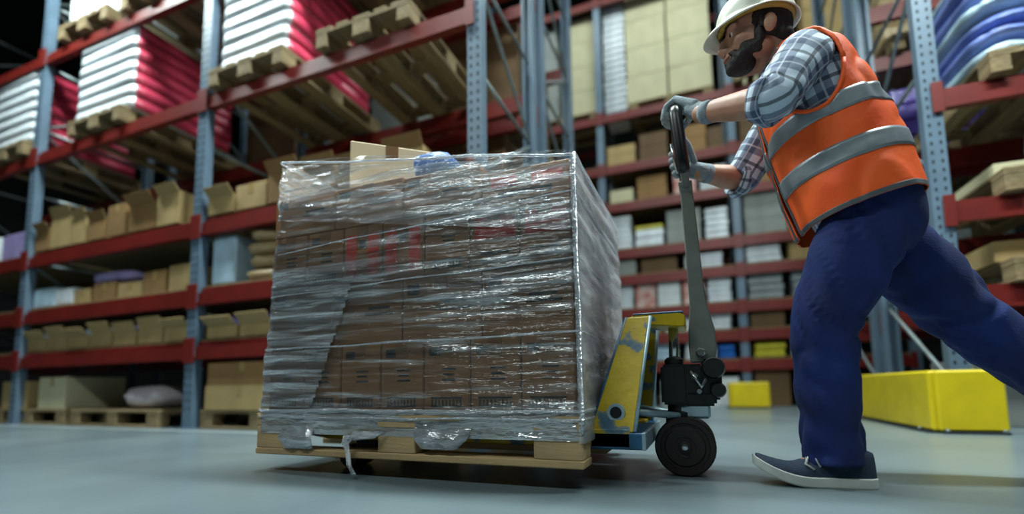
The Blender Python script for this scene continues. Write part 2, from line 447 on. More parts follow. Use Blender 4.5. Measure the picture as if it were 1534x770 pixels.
# shelf rows of the left rack ------------------------------------------------
def row(x0, x1, z, yf, where, fn, wmin, wmax, gap=0.015):
    """fill a shelf from x0 rightwards; fn(i, x, width, ordinal, where)"""
    xs = []; x = x0
    while True:
        w_ = random.uniform(wmin, wmax)
        if x+w_ > x1: break
        xs.append((x+w_/2, w_)); x += w_+gap+random.uniform(0, 0.03)
    for i, (xc, w_) in enumerate(xs): fn(i, xc, w_, ORD[i+1], where)
def cards_open(cols, hmin, hmax, yf, z, dd=0.42):
    def f(i, x, w_, o, where):
        c_ = random.choice(cols); h = random.uniform(hmin, hmax)
        if random.random() < 0.5: open_carton((x, yf+dd/2+0.03, z), w_, dd, h, c_, '%s open-topped carton, %s from left on %s' % (c_, o, where), 0, 'cartons on the shelves')
        else: carton((x, yf+dd/2+0.03, z), w_, dd, h, c_, '%s closed carton, %s from left on %s' % (c_, o, where), random.uniform(-.05, .05), 'cartons on the shelves')
    return f
z1, z2, z3 = 1.68+ZS, 1.11+ZS, 0.68+ZS
W1, W2, W3 = 'the left rack\'s upper shelf', 'the left rack\'s middle shelf', 'the left rack\'s lower shelf'
row(-6.16, -3.82, z1, AYF, W1, cards_open(['tan', 'brown', 'tan'], 0.2, 0.33, AYF, z1), 0.22, 0.36)
row(-3.66, -1.4, z1, AYF, W1+' near the load', cards_open(['tan', 'brown'], 0.14, 0.24, AYF, z1), 0.26, 0.36)
sack((-3.42, AYF+0.62, z1+0.0), 0.36, 0.22, 0.30, 'teal', 'teal plastic bundle behind the cartons right of the blue-grey upright')
for i in range(3):
    carton(((-3.06, -2.74, -2.48)[i], AYF+0.78, z1), 0.3 if i == 0 else 0.18, 0.24, 0.62-0.1*i, 'cream' if i else 'white', ['white', 'cream', 'narrow cream'][i]+' tall carton standing behind on the left rack\'s upper shelf', 0.1*i)
for i, x in enumerate((-6.3-0.42, -7.3)):
    pack((x, AYF+0.3, z1), 0.5, 0.4, 0.3, 'lavender' if i == 0 else 'white', ['lavender', 'white'][i]+' pack past the far left upright on the upper shelf')
# middle shelf
for i, (x, w_, h, k, c_) in enumerate(((-6.0, 0.34, 0.2, 'p', 'light blue'), (-5.66, 0.3, 0.17, 'p', 'white'), (-5.36, 0.26, 0.13, 'c', 'tan'), (-5.02, 0.34, 0.16, 'c', 'brown'), (-4.66, 0.32, 0.13, 'c', 'tan'), (-4.32, 0.30, 0.2, 'c', 'brown'), (-4.0, 0.28, 0.22, 'c', 'tan'))):
    lab = '%s %s, %s from left on %s' % (c_, 'film pack' if k == 'p' else 'carton', ORD[i+1], W2)
    (pack if k == 'p' else carton)((x, AYF+0.26, z2), w_, 0.4, h, c_, lab, random.uniform(-.04, .04), 'goods on the middle shelf')
sack((-5.04, AYF+0.26, z2+0.16), 0.62, 0.36, 0.13, 'lavender', 'lavender sack lying across two low cartons on the middle shelf')
pack((-3.5, AYF+0.26, z2), 0.26, 0.4, 0.40, 'light blue', 'tall light blue pack right of the blue-grey upright on the middle shelf')
for k in range(4):
    sack((-3.1+0.03*(k % 2), AYF+0.26, z2+k*0.105), 0.42, 0.4, 0.104, 'tan', 'tan sack, %s from the bottom of the pile on the middle shelf' % ORD[k+1], 0.05*k, 'pile of tan sacks')
for i, x in enumerate((-2.6, -2.15, -1.7)):
    carton((x, AYF+0.26, z2), 0.38, 0.4, 0.3, 'brown', 'brown carton on the middle shelf behind the wrapped load, %s from left' % ORD[i+1], group='goods on the middle shelf')
# lower shelf: tan trays with bright packs in them
for i in range(7):
    x = -6.02+0.34*i
    open_carton((x, AYF+0.25, z3), 0.31, 0.4, 0.12+0.02*(i % 2), 'tan', 'tan tray carton, %s from left on %s' % (ORD[i+1], W3), 0, 'tray cartons on the lower shelf')
    sack((x, AYF+0.25, z3+0.012), 0.27, 0.35, 0.19, ['light blue', 'white', 'light blue', 'light blue', 'lavender', 'light blue', 'white'][i], '%s bag in the %s tray carton on %s' % (['light blue', 'white', 'light blue', 'light blue', 'lavender', 'light blue', 'white'][i], ORD[i+1], W3), 0, 'bags in the tray cartons')
for i in range(3):
    x = -3.46+0.36*i
    open_carton((x, AYF+0.25, z3), 0.33, 0.4, 0.1, 'tan', 'tan tray carton right of the upright on the lower shelf, %s' % ORD[i+1], 0, 'tray cartons on the lower shelf')
    sack((x, AYF+0.25, z3+0.012), 0.29, 0.35, 0.19, 'purple', 'purple bag in the %s tray carton right of the upright' % ORD[i+1], 0, 'bags in the tray cartons')
# floor level
pallet((-6.05, 2.99, 0), 'wooden pallet on the floor under the cartons at far left', 0)
carton((-6.36, 2.86, PAL_H), 0.46, 0.5, 0.27, 'tan', 'tan carton on the floor pallet at the far left edge')
carton((-5.72, 2.86, PAL_H), 0.44, 0.5, 0.30, 'cream', 'cream carton on the floor pallet under the lower shelf')
sack((-4.48, 2.86, PAL_H), 0.5, 0.5, 0.2, 'pale pink', 'pale pink sack lying on the empty floor pallet')
pallet((-3.05, 2.99, 0), 'wooden pallet on the floor under two stacked brown cartons', 0)
carton((-3.22, 2.84, PAL_H), 0.74, 0.52, 0.19, 'tan', 'lower of two long tan cartons on the floor pallet beside the load')
carton((-3.20, 2.84, PAL_H+0.19), 0.74, 0.52, 0.17, 'brown', 'upper of two long brown cartons on the floor pallet beside the load')
pallet((-1.85, 2.99, 0), 'wooden pallet on the floor behind the wrapped load under a wide carton', 0)
carton((-1.85, 2.9, PAL_H), 0.9, 0.6, 0.3, 'brown', 'wide brown carton on the floor pallet behind the wrapped load')

# far rack goods ---------------------------------------------------------------
def stack(x, y, z, w_, d, n, h, col, kind, label, group, name):
    for k in range(n):
        f = carton if kind == 'c' else pack
        kw = dict(tape=False) if kind == 'c' else {}
        o = f((x+random.uniform(-.008, .008), y, z+k*h), w_*random.uniform(0.985, 1.0), d, h-0.004 if kind == 'p' else h-0.002, col,
          '%s, %s from the bottom' % (label, ORD[k+1]), random.uniform(-.02, .02), group, name=name, **kw)
pallet((-0.24, BYF+0.5, 4.45), 'pallet on the far rack\'s high beam under cream cartons', 0)
pallet((-1.9, BYF+0.5, 4.45), 'pallet on the far rack\'s high beam just behind the left rack\'s end', 0)
zc = 4.45+PAL_H
stack(-1.04, BYF+0.42, zc-PAL_H, 0.34, 0.5, 18, 0.105, 'white', 'p', 'thin white tray in the tall stack on the far rack', 'tall stack of white trays', 'white_tray')
for cx_, nm in ((-0.56, 'left'), (0.06, 'right')):
    stack(cx_, BYF+0.45, zc, 0.60, 0.55, 4, 0.46, 'cream', 'c', 'cream carton in the %s column on the far rack' % nm, 'cream cartons on the far rack', 'carton')
stack(-1.58, BYF+0.42, zc, 0.46, 0.5, 4, 0.42, 'cream', 'c', 'cream carton in the column beside the white trays', 'cream cartons on the far rack', 'carton')
stack(-2.2, BYF+0.42, zc, 0.46, 0.5, 4, 0.42, 'grey', 'c', 'grey carton in the column just behind the rack end', 'cream cartons on the far rack', 'carton')
FAR = {
 3.62: [(-0.98, 0.42, 'tan', 'c', 2, 0.15), (-0.5, 0.4, 'dark brown', 'c', 2, 0.2), (0.0, 0.44, 'brown', 'c', 2, 0.2), (0.34, 0.2, 'dark brown', 'c', 1, 0.3)],
 3.02: [(-1.0, 0.34, 'cream', 'c', 1, 0.2), (-0.55, 0.42, 'brown', 'c', 2, 0.17), (-0.1, 0.3, 'red and white', 'c', 2, 0.2), (0.28, 0.36, 'white', 'p', 5, 0.07)],
 2.30: [(-1.03, 0.32, 'white', 'p', 6, 0.085), (-0.62, 0.4, 'white', 'p', 2, 0.13), (-0.14, 0.46, 'grey', 'c', 2, 0.24), (0.3, 0.3, 'white', 'p', 5, 0.09)],
 1.90: [(-1.0, 0.36, 'grey', 'c', 1, 0.22), (-0.5, 0.5, 'dark brown', 'c', 1, 0.2), (0.1, 0.5, 'white', 'p', 3, 0.07)],
 1.40: [(-1.03, 0.3, 'white', 'p', 5, 0.075), (-0.70, 0.28, 'red and white', 'c', 1, 0.38), (-0.38, 0.3, 'white', 'c', 2, 0.18), (-0.05, 0.28, 'red and white', 'c', 1, 0.38), (0.28, 0.3, 'white', 'p', 5, 0.075)],
 1.02: [(-1.03, 0.3, 'light blue', 'p', 3, 0.08), (-0.66, 0.3, 'tan', 'c', 1, 0.2), (-0.28, 0.38, 'white', 'p', 3, 0.075), (0.2, 0.42, 'white', 'p', 3, 0.08)],
 0.62: [(-1.0, 0.34, 'white', 'p', 4, 0.07), (-0.52, 0.46, 'light blue', 'p', 3, 0.085), (0.0, 0.4, 'white', 'p', 4, 0.07), (0.33, 0.2, 'blue', 'p', 2, 0.1)],
 0.0: [(-0.9, 0.5, 'white', 'c', 2, 0.16), (-0.3, 0.5, 'grey', 'c', 2, 0.18), (0.25, 0.4, 'white', 'c', 3, 0.13)],
}
LVN = {3.62: 'second', 3.02: 'third', 2.30: 'fourth', 1.90: 'fifth', 1.40: 'sixth', 1.02: 'seventh', 0.62: 'eighth', 0.0: 'lowest'}
for z, items in FAR.items():
    for i, (x, w_, col, kind, n, h) in enumerate(items):
        stack(x, BYF+0.27, z+(ZS if z else 0), w_, 0.4, n, h, col, kind, '%s %s, column %s of the far rack\'s %s level' % (col, 'box' if kind == 'c' else 'flat pack', ('one', 'two', 'three', 'four', 'five')[i], LVN[z]), 'goods on the far rack', 'carton' if kind == 'c' else 'flat_pack')
pack((-0.62, BYF+0.27, 2.30+ZS+0.26), 0.40, 0.4, 0.06, 'yellow', 'flat yellow pack on the white ones on the far rack')
# second bay of the far rack, behind the worker's hips
FAR2 = {
 0.0: [(0.85, 0.4, 'dark brown', 'c', 1, 0.5), (1.4, 0.5, 'grey', 'c', 2, 0.22)],
 0.62: [(0.85, 0.36, 'yellow', 'p', 2, 0.1), (1.35, 0.5, 'white', 'p', 3, 0.09)],
 1.02: [(0.85, 0.4, 'dark brown', 'c', 1, 0.3), (1.4, 0.5, 'white', 'p', 3, 0.09)],
 1.40: [(0.85, 0.42, 'grey', 'p', 4, 0.1), (1.4, 0.5, 'grey', 'p', 4, 0.1)],
 1.90: [(0.85, 0.42, 'white', 'p', 4, 0.08), (1.4, 0.5, 'tan', 'c', 2, 0.16)],
 2.30: [(0.9, 0.5, 'grey', 'c', 3, 0.2), (1.5, 0.5, 'grey', 'c', 3, 0.2)],
 3.02: [(0.9, 0.5, 'brown', 'c', 2, 0.22), (1.5, 0.5, 'white', 'p', 4, 0.11)],
 3.62: [(0.9, 0.5, 'dark brown', 'c', 2, 0.3), (1.5, 0.5, 'brown', 'c', 2, 0.3)],
 4.45: [(1.01, 0.6, 'cream', 'c', 3, 0.45), (1.87, 0.6, 'tan', 'c', 3, 0.45)],
}
LVN[4.45] = 'high'
for z, items in FAR2.items():
    for i, (x, w_, col, kind, n, h) in enumerate(items):
        zz = z+(ZS if 0 < z < 4 else 0)
        if z == 4.45: pallet((x, BYF+0.5, z), 'narrow-side pallet on the far rack\'s high beam, %s behind the hard hat' % ORD[i+1], PI/2); zz = z+PAL_H
        stack(x, BYF+(0.5 if z == 4.45 else 0.27), zz, w_, 0.4, n, h, col, kind, '%s %s, %s stack, far rack second bay, %s level' % (col, 'box' if kind == 'c' else 'flat pack', ('left', 'right')[i], LVN[z]), 'goods in the far rack\'s second bay', 'carton' if kind == 'c' else 'flat_pack')

# right rack goods -----------------------------------------------------------
pallet((2.12, CYF+0.55, 2.14), 'wooden pallet on the right rack\'s high beam under the blue violet sacks', PI/2)
for k in range(7):
    for j in range(2):
        sack((1.9+0.44*j+random.uniform(-.02, .02), CYF+0.45, 2.14+PAL_H+k*0.105), 0.42, 0.85, 0.104, 'blue violet' if (k+j) % 3 else 'light blue',
          '%s sack, %s layer up on the %s of the right rack' % ('blue violet' if (k+j) % 3 else 'light blue', ORD[k+1], ('left half', 'right half')[j]), random.uniform(-.05, .05), 'sacks on the right rack')
pallet((3.2, CYF+0.55, 2.14), 'bare wooden pallet at the right end of the right rack\'s high beam', PI/2)
pallet((2.12, CYF+0.55, 1.40), 'wooden pallet on the right rack\'s middle beam', PI/2)
carton((2.02, CYF+0.4, 1.40+PAL_H), 0.55, 0.6, 0.08, 'cream', 'flat cream carton on the right rack\'s middle level')
sack((2.2, CYF+0.32, 1.40+PAL_H+0.08), 0.3, 0.3, 0.42, 'light blue', 'upright light blue bag on the right rack\'s middle level')
pallet((2.12, CYF+0.55, 0.86), 'wooden pallet on the right rack\'s low beam', PI/2)
carton((1.98, CYF+0.4, 0.86+PAL_H), 0.56, 0.6, 0.13, 'tan', 'tan carton on the right rack\'s low level beside the worker')
carton((2.62, CYF+0.5, 0.0), 0.7, 0.8, 0.5, 'white', 'white carton on the floor under the right rack')
carton((1.85, CYF+0.55, 0.0), 0.5, 0.6, 0.42, 'grey', 'grey carton on the floor under the right rack behind the yellow guard')
for i, (z, c_) in enumerate(((2.14, 'purple'), (0.86, 'grey'), (3.2, 'tan'))):
    pallet((2.1, 5.5, z), 'pallet in the rack behind the right rack under the %s goods' % c_, PI/2)
    for k in range(4): pack((2.05, 5.45, z+PAL_H+k*0.15), 0.75, 0.9, 0.148, c_, '%s pack, %s up in the rack behind the right rack' % (c_, ORD[k+1]), 0, 'packs behind the right rack')

# ------------------------------------------------------------------ the load in front: pallet, cartons, stretch film
PX0, PX1 = -1.505, -0.305          # pallet ends
PY0, PY1 = 1.28, 2.08
PZ = 0.06
PXC, PYC = (PX0+PX1)/2, (PY0+PY1)/2
pallet_proto(M_WOOD, 'pale wooden pallet on the pallet jack under the film-wrapped load', (PXC, PYC, PZ))
DZ = PZ+PAL_H                      # deck top
LX0, LX1 = PX0+0.03, PX1-0.02      # carton block ends
LY0, LY1 = PY0+0.02, PY1-0.03
WORDS = ['bottom', 'second', 'third', 'top']
ink_bar = cbox(1, 0.0012, 1, 0, M_INK); red_bar = cbox(1, 0.0012, 1, 0, M_REDINK)
def load_box(x, y, z, sx, sy, sz, label, prints='logo', group='cartons under the film', m=None, rot=None):
    o = tag(ob('carton', cbox(sx-0.004, sy-0.004, sz-0.002, 0.004, m or M_LOAD), None, None, (x, y, z), 0, rot), label, 'carton', group)
    yb = -(sy-0.004)/2-0.0006
    def bar(dx, dz, bw, bh, red=False): ob('printed_mark', red_bar if red else ink_bar, None, o, (dx, yb, dz), scale=(bw, 1, bh))
    ob('tape', cbox(0.045, 0.0015, 0.05, 0, M_LTAPE), None, o, (0, yb, sz-0.054))
    if prints == 'logo':
        bar(-sx*0.22, sz*0.78, sx*0.3, sz*0.11)
        for k in range(3): bar(sx*0.05, sz*(0.44+0.07*k), sx*(0.3-0.05*(k % 2)), 0.006)
        bar(0, sz*0.09, sx*0.66, 0.006); bar(0, sz*0.20, sx*0.66, 0.006)
        for k in range(9): bar(-sx*0.3+sx*0.6*k/8, sz*0.11, 0.006, sz*0.08)
    elif prints == 'red':
        bar(sx*0.02, sz*0.45, sx*0.80, sz*0.34, True); bar(0, sz*0.12, sx*0.6, 0.008); bar(0, sz*0.22, sx*0.6, 0.008)
    elif prints == 'redband':
        bar(-sx*0.28, sz*0.10, sx*0.26, sz*0.74, True); bar(sx*0.28, sz*0.10, sx*0.26, sz*0.74, True); bar(0, sz*0.6, sx*0.16, sz*0.2)
    elif prints == 'big':
        bar(-sx*0.35, sz*0.72, sx*0.16, sz*0.16); bar(sx*0.18, sz*0.45, sx*0.4, 0.008); bar(sx*0.18, sz*0.55, sx*0.3, 0.008)
    return o
LW = LX1-LX0
r1, r2, r3, r4 = 0.232, 0.208, 0.205, 0.09   # layer heights; the top layer grows towards the left
def layer(z, h, n, name, prn, sy, hs=None):
    wdt = LW/n
    for i in range(n):
        hh = hs(i) if hs else h
        load_box(LX0+wdt*(i+0.5), LY0+sy/2, z, wdt, sy, hh, '%s-layer carton, %s from the left on the wrapped load\'s front' % (name, ORD[i+1]), prn(i))
    for j in range(1, int(round((LY1-LY0)/sy))):
        hh = hs(n-1) if hs else h
        load_box(LX1-wdt/2, LY0+sy*(j+0.5), z, wdt, sy, hh, '%s-layer carton on the load\'s jack side, %s from the front' % (name, ORD[j+1]), 'none')
layer(DZ, r1, 7, 'bottom', lambda i: 'logo', (LY1-LY0)/3)
layer(DZ+r1, r2, 4, 'second', lambda i: 'big', (LY1-LY0)/2)
layer(DZ+r1+r2, r3, 7, 'third', lambda i: 'red' if i >= 5 else ('redband' if i in (2, 3) else 'logo'), (LY1-LY0)/3)
ztop = DZ+r1+r2+r3
layer(ztop, 0.1, 4, 'top', lambda i: 'red' if i == 3 else 'big', (LY1-LY0)/2, hs=lambda i: (0.15, 0.148, 0.14, 0.10)[i])
# the loose cream carton lying askew on top at the left, and a blue bundle
load_box(-1.13, 1.536, ztop+0.151, 0.30, 0.30, 0.19, 'pale carton set askew on top at the load\'s left, corner forward', 'none', None, M_LOADL, rot=(0, 0, math.radians(40)))
sack((-0.83, 1.43, ztop+0.148), 0.15, 0.2, 0.10, 'blue', 'blue plastic bundle on top of the wrapped load')

# stretch film
def film_material(name, base, hazec, streak=(3, 3, 60), bump=1.0, gloss=0.6, lohi=(0.42, 0.74)):
    m = bpy.data.materials.new(name); m.use_nodes = True; nt = m.node_tree; nt.nodes.clear()
    out = nt.nodes.new('ShaderNodeOutputMaterial'); tr = nt.nodes.new('ShaderNodeBsdfTransparent')
    mx = nt.nodes.new('ShaderNodeMixShader')
    df = nt.nodes.new('ShaderNodeBsdfDiffuse'); df.inputs[0].default_value = hazec
    gs = nt.nodes.new('ShaderNodeBsdfGlossy'); gs.inputs[0].default_value = (0.95, 0.97, 1, 1); gs.inputs['Roughness'].default_value = 0.17
    pb = nt.nodes.new('ShaderNodeMixShader'); pb.inputs[0].default_value = gloss
    nt.links.new(df.outputs[0], pb.inputs[1]); nt.links.new(gs.outputs[0], pb.inputs[2])
    tc = nt.nodes.new('ShaderNodeTexCoord'); mp = nt.nodes.new('ShaderNodeMapping'); mp.inputs['Scale'].default_value = streak
    n1 = nt.nodes.new('ShaderNodeTexNoise'); n1.inputs['Scale'].default_value = 1.0; n1.inputs['Detail'].default_value = 6; n1.inputs['Distortion'].default_value = 0.4
    nt.links.new(tc.outputs['Object'], mp.inputs[0]); nt.links.new(mp.outputs[0], n1.inputs['Vector'])
    rp = nt.nodes.new('ShaderNodeMapRange'); rp.inputs[1].default_value = lohi[0]; rp.inputs[2].default_value = lohi[1]; rp.inputs[3].default_value = base[0]; rp.inputs[4].default_value = base[1]
    nt.links.new(n1.outputs['Fac'], rp.inputs[0])
    lw = nt.nodes.new('ShaderNodeLayerWeight'); lw.inputs[0].default_value = 0.35
    ad = nt.nodes.new('ShaderNodeMath'); ad.operation = 'MULTIPLY_ADD'; ad.inputs[1].default_value = 0.5
    nt.links.new(lw.outputs['Fresnel'], ad.inputs[0]); nt.links.new(rp.outputs[0], ad.inputs[2])
    cl = nt.nodes.new('ShaderNodeClamp'); nt.links.new(ad.outputs[0], cl.inputs[0]); cl.inputs['Max'].default_value = 0.9
    bp = nt.nodes.new('ShaderNodeBump'); bp.inputs['Strength'].default_value = bump; bp.inputs['Distance'].default_value = 0.02
    mp2 = nt.nodes.new('ShaderNodeMapping'); mp2.inputs['Scale'].default_value = (streak[0]*2.2, streak[1]*2.2, streak[2]*1.3); mp2.inputs['Rotation'].default_value = (0, 0.12, 0)
    n2 = nt.nodes.new('ShaderNodeTexNoise'); n2.inputs['Scale'].default_value = 1.0; n2.inputs['Detail'].default_value = 4
    nt.links.new(tc.outputs['Object'], mp2.inputs[0]); nt.links.new(mp2.outputs[0], n2.inputs['Vector'])
    nt.links.new(n2.outputs['Fac'], bp.inputs['Height']); nt.links.new(bp.outputs[0], gs.inputs['Normal'])
    tr.inputs[0].default_value = (0.96, 0.97, 0.98, 1)
    nt.links.new(cl.outputs[0], mx.inputs[0]); nt.links.new(tr.outputs[0], mx.inputs[1]); nt.links.new(pb.outputs[0], mx.inputs[2]); nt.links.new(mx.outputs[0], out.inputs[0])
    MATS[name] = m
    return m
M_FILM = film_material('stretch_film', (0.035, 0.60), (0.85, 0.87, 0.92, 1), (2.2, 2.2, 34), lohi=(0.50, 0.72))
M_ROPE = film_material('gathered_film', (0.25, 0.85), (0.80, 0.83, 0.88, 1), (14, 14, 120), 0.8)
M_FILMT = film_material('crinkled_film', (0.08, 0.66), (0.85, 0.87, 0.92, 1), (2.6, 2.6, 40), 1.0, 0.6, (0.44, 0.66))
M_FILMS = film_material('thick_film', (0.35, 0.8), (0.80, 0.82, 0.86, 1), (4, 4, 26), 0.8)

FX0, FX1, FY0, FY1 = LX0-0.016, LX1+0.014, LY0-0.016, LY1+0.016
def film_top(x): return 0.962 + (x-FX1)/(FX0-FX1)*0.195
def perimeter(n, z, grow=0.0):
    """points round the load at relative height, rounded corners; x narrows to the left at the top"""
    r = 0.02; lean = max(0.0, z-DZ)*0.085
    x0, x1, y0, y1 = FX0+lean-grow, FX1-max(0, z-0.5)*0.01+grow, FY0-grow, FY1-max(0, z-DZ)*0.08+grow
    segs = [((x0+r, y0), (x1-r, y0)), ((x1, y0+r), (x1, y1-r)), ((x1-r, y1), (x0+r, y1)), ((x0, y1-r), (x0, y0+r))]
    cen = [(x1-r, y0+r), (x1-r, y1-r), (x0+r, y1-r), (x0+r, y0+r)]; a0 = [-PI/2, 0, PI/2, PI]
    tot = 2*(x1-x0+y1-y0); pts = []
    cnt = [int(n*0.30), int(n*0.17), int(n*0.30), n-2*int(n*0.30)-int(n*0.17)-20]
    for s in range(4):
        a, b = segs[s]
        for k in range(cnt[s]):
            t = k/cnt[s]; pts.append((a[0]+(b[0]-a[0])*t, a[1]+(b[1]-a[1])*t, (math.cos(a0[s]), math.sin(a0[s]))))
        for k in range(5):
            an = a0[s]+PI/2*k/5; pts.append((cen[s][0]+r*math.cos(an), cen[s][1]+r*math.sin(an), (math.cos(an), math.sin(an))))
    return pts
film = thing('stretch_film_wrap', 'clear wrinkled stretch film wound round the cartons and pallet', 'film', (PXC, PYC, PZ))
ORI = np.array((PXC, PYC, PZ))
def film_sheet(name, m, zb, zt, n=380, rows=90, amp=0.006, grow=0.0, seed=0.0, tilt=0.0, keepf=None):
    V = np.zeros((rows, n, 3))
    for i in range(rows):
        t = i/(rows-1)
        P = perimeter(n, zb+(0.95-zb)*t if zt is None else zb+(zt-zb)*t, grow)
        for k, (x, y, nn) in enumerate(P):
            top = film_top(x) if zt is None else zt + tilt*(x-FX1)
            bot = zb + tilt*(x-FX1)
            z = bot+(top-bot)*t
            q = Vector((x*3.2+seed, y*3.2, z*22+x*3))
            am = amp*(0.5+0.9*min(1.0, max(0.0, (z-0.5)/0.4))+0.2*min(1.0, max(0.0, (-0.8-x)/0.5)))
            d = am*(noise.noise(q)*0.9+0.5*noise.noise(Vector((x*9+seed, y*9, z*60+x*6)))) + am*0.9*noise.noise(Vector((x*2.1, y*2.1+seed, z*5)))
            if z < DZ: d -= 0.012*min(1, (DZ-z)/0.05)*(0 if zt else 1)
            V[i, k] = (x+nn[0]*d, y+nn[1]*d, z)
    V -= ORI
    bm = bmesh.new(); add_grid(bm, V, keep=keepf)
    return ob(name, bm_mesh(bm, 'film'), m, film)
film_sheet('film_layer', M_FILM, DZ-0.055, None, amp=0.009)
film_sheet('film_layer', M_FILMS, DZ-0.07, DZ+0.015, rows=16, amp=0.005, grow=0.004, seed=5)
# overlapping upper band, thicker film wound twice
film_sheet('film_layer', M_FILMT, 0.72, 0.93, rows=40, amp=0.006, grow=0.006, seed=9, tilt=-0.17)
film_sheet('film_layer', M_FILM, 0.55, 0.72, rows=34, amp=0.006, grow=0.005, seed=3, tilt=-0.02)
# crinkled overlap at the left end
film_sheet('film_layer', M_FILMT, DZ+0.02, 0.72, rows=60, amp=0.008, grow=0.007, seed=21, keepf=lambda i, k: k < 22+i*0.28 or k > 330)
# extra turns of film over the jack-side face and near corner
k0, k1 = int(380*0.30)+1, int(380*0.30)+5+int(380*0.17)+4
film_sheet('film_layer', M_FILMS, DZ-0.075, 0.955, rows=70, amp=0.007, grow=0.009, seed=13, keepf=lambda i, k: k0 <= k < k1)
# gathered edges of the film bands: bright cords running round the load
def cord(z, tilt, rad, seed, grow=0.008):
    P = perimeter(300, z, grow); pts = []
    for k, (x, y, nn) in enumerate(P):
        zz = z+tilt*(x-FX1)+0.006*noise.noise(Vector((x*4+seed, y*4, 1)))
        pts.append((x-PXC, y-PYC, zz-PZ))
    pts.append(pts[0])
    bm = bmesh.new()
    rr = [rad*(0.75+0.5*abs(noise.noise(Vector((p[0]*9+seed, p[1]*9, 0))))) for p in pts]
    tube_bm(bm, pts, rr, 8, False)
    ob('film_cord', bm_mesh(bm, 'cord', True), M_ROPE, film)
for z, tilt, rad, sd in ((DZ+0.010, 0.0, 0.006, 1), (DZ-0.012, 0.0, 0.004, 2), (DZ+0.228, 0.0, 0.0035, 3), (DZ+0.44, 0.02, 0.0025, 5), (DZ+0.63, 0.05, 0.0025, 6), (0.945, -0.165, 0.005, 7)):
    cord(z, tilt, rad, sd)
# corner gather at the near jack-side corner
bm = bmesh.new(); cxn, cyn = FX1-PXC+0.004, FY0-PYC-0.002
tube_bm(bm, [(cxn-(0.003 if k > 10 else 0), cyn+0.002*math.sin(k), DZ-0.05+(0.95-DZ+0.05)*k/20-PZ) for k in range(21)], [0.006+0.003*abs(noise.noise(Vector((k*0.7, 0, 0)))) for k in range(21)], 8)
ob('film_cord', bm_mesh(bm, 'corner', True), M_ROPE, film)
# loose tail hanging below the pallet and flaps over the blocks
def ribbon(pts, wdt, m=M_ROPE, parent=film, name='film_tail'):
    bm = bmesh.new(); rows = []
    for i, p in enumerate(pts):
        p = Vector(p)-Vector((PXC, PYC, PZ)); w_ = wdt[i] if isinstance(wdt, (list, tuple)) else wdt
        rows.append([bm.verts.new(p+Vector((w_*(s/2-1)*0.5, -0.008*((s+i) % 2), 0))) for s in range(5)])
    for a, b in zip(rows, rows[1:]):
        for s in range(4): f = bm.faces.new((a[s], a[s+1], b[s+1], b[s])); f.smooth = True
    o = ob(name, bm_mesh(bm, 'ribbon'), m, parent); md = o.modifiers.new('t', 'SOLIDIFY'); md.thickness = 0.001
    return o
ribbon([(-1.075, 1.27, 0.135), (-1.08, 1.262, 0.11), (-1.07, 1.258, 0.08), (-1.06, 1.257, 0.045), (-1.045, 1.258, 0.012)], [0.05, 0.03, 0.018, 0.018, 0.02])
ribbon([(-1.0, 1.271, 0.15), (-1.02, 1.265, 0.128), (-1.08, 1.268, 0.118)], [0.12, 0.10, 0.03])
ribbon([(-1.31, 1.285, 0.16), (-1.31, 1.275, 0.12), (-1.30, 1.276, 0.085)], [0.14, 0.15, 0.13], M_FILMS)
ribbon([(-0.74, 1.285, 0.16), (-0.74, 1.275, 0.13), (-0.75, 1.276, 0.10)], [0.2, 0.18, 0.12], M_FILMS)

# ------------------------------------------------------------------ pallet jack
M_YEL = mat('worn_yellow_paint', '#d4b416', 0.45, 0.1, 9, 0.15, 40, col2='#c2a20e')
nt = M_YEL.node_tree                                   # chipped paint: blue-grey primer in scattered patches
rmp = [n for n in nt.nodes if n.type == 'VALTORGB'][0]
rmp.color_ramp.elements[0].position = 0.33; rmp.color_ramp.elements[0].color = srgb('#3f647e')
for ps_, cl_ in ((0.375, '#66797c'), (0.405, '#c2a20e')):
    e_ = rmp.color_ramp.elements.new(ps_); e_.color = srgb(cl_)
M_BLUE = mat('worn_blue_paint', '#2f6f9e', 0.45, 0.15, 14, 0.1, col2='#1d4560')
M_EDGE = mat('worn_pale_edge', '#a9c3cf', 0.4, 0.12, 20, metal=0.3)
M_BLK = mat('black_steel', '#15181a', 0.45, 0.2, 20, 0.1)
M_GRIP = mat('black_rubber_grip', '#0d1114', 0.32, 0.1, 20)
M_GREYP = mat('grey_steel_handle', '#7d8078', 0.38, 0.1, 12, 0.06, metal=0.25)
M_CHR = mat('chrome', '#c9cfd0', 0.2, 0.05, 20, metal=0.9)
M_WHEEL = mat('dark_rubber_wheel', '#241d1a', 0.5, 0.2, 20, 0.1)
M_HUB = mat('wheel_hub', '#2b2827', 0.5, 0.15, 20, metal=0.3)
JY = PYC
jack = thing('pallet_jack', 'worn yellow hand pallet jack with black grip handle under the wrapped load', 'pallet jack', (-0.06, JY, 0))
JO = Vector((-0.06, JY, 0))
def jp(name, me, m, parent=None, loc=(0, 0, 0), **k):
    """a jack part whose mesh is in world coordinates"""
    o = ob(name, me, m, parent or jack, loc if parent else tuple(Vector(loc)-JO), **k)
    return o
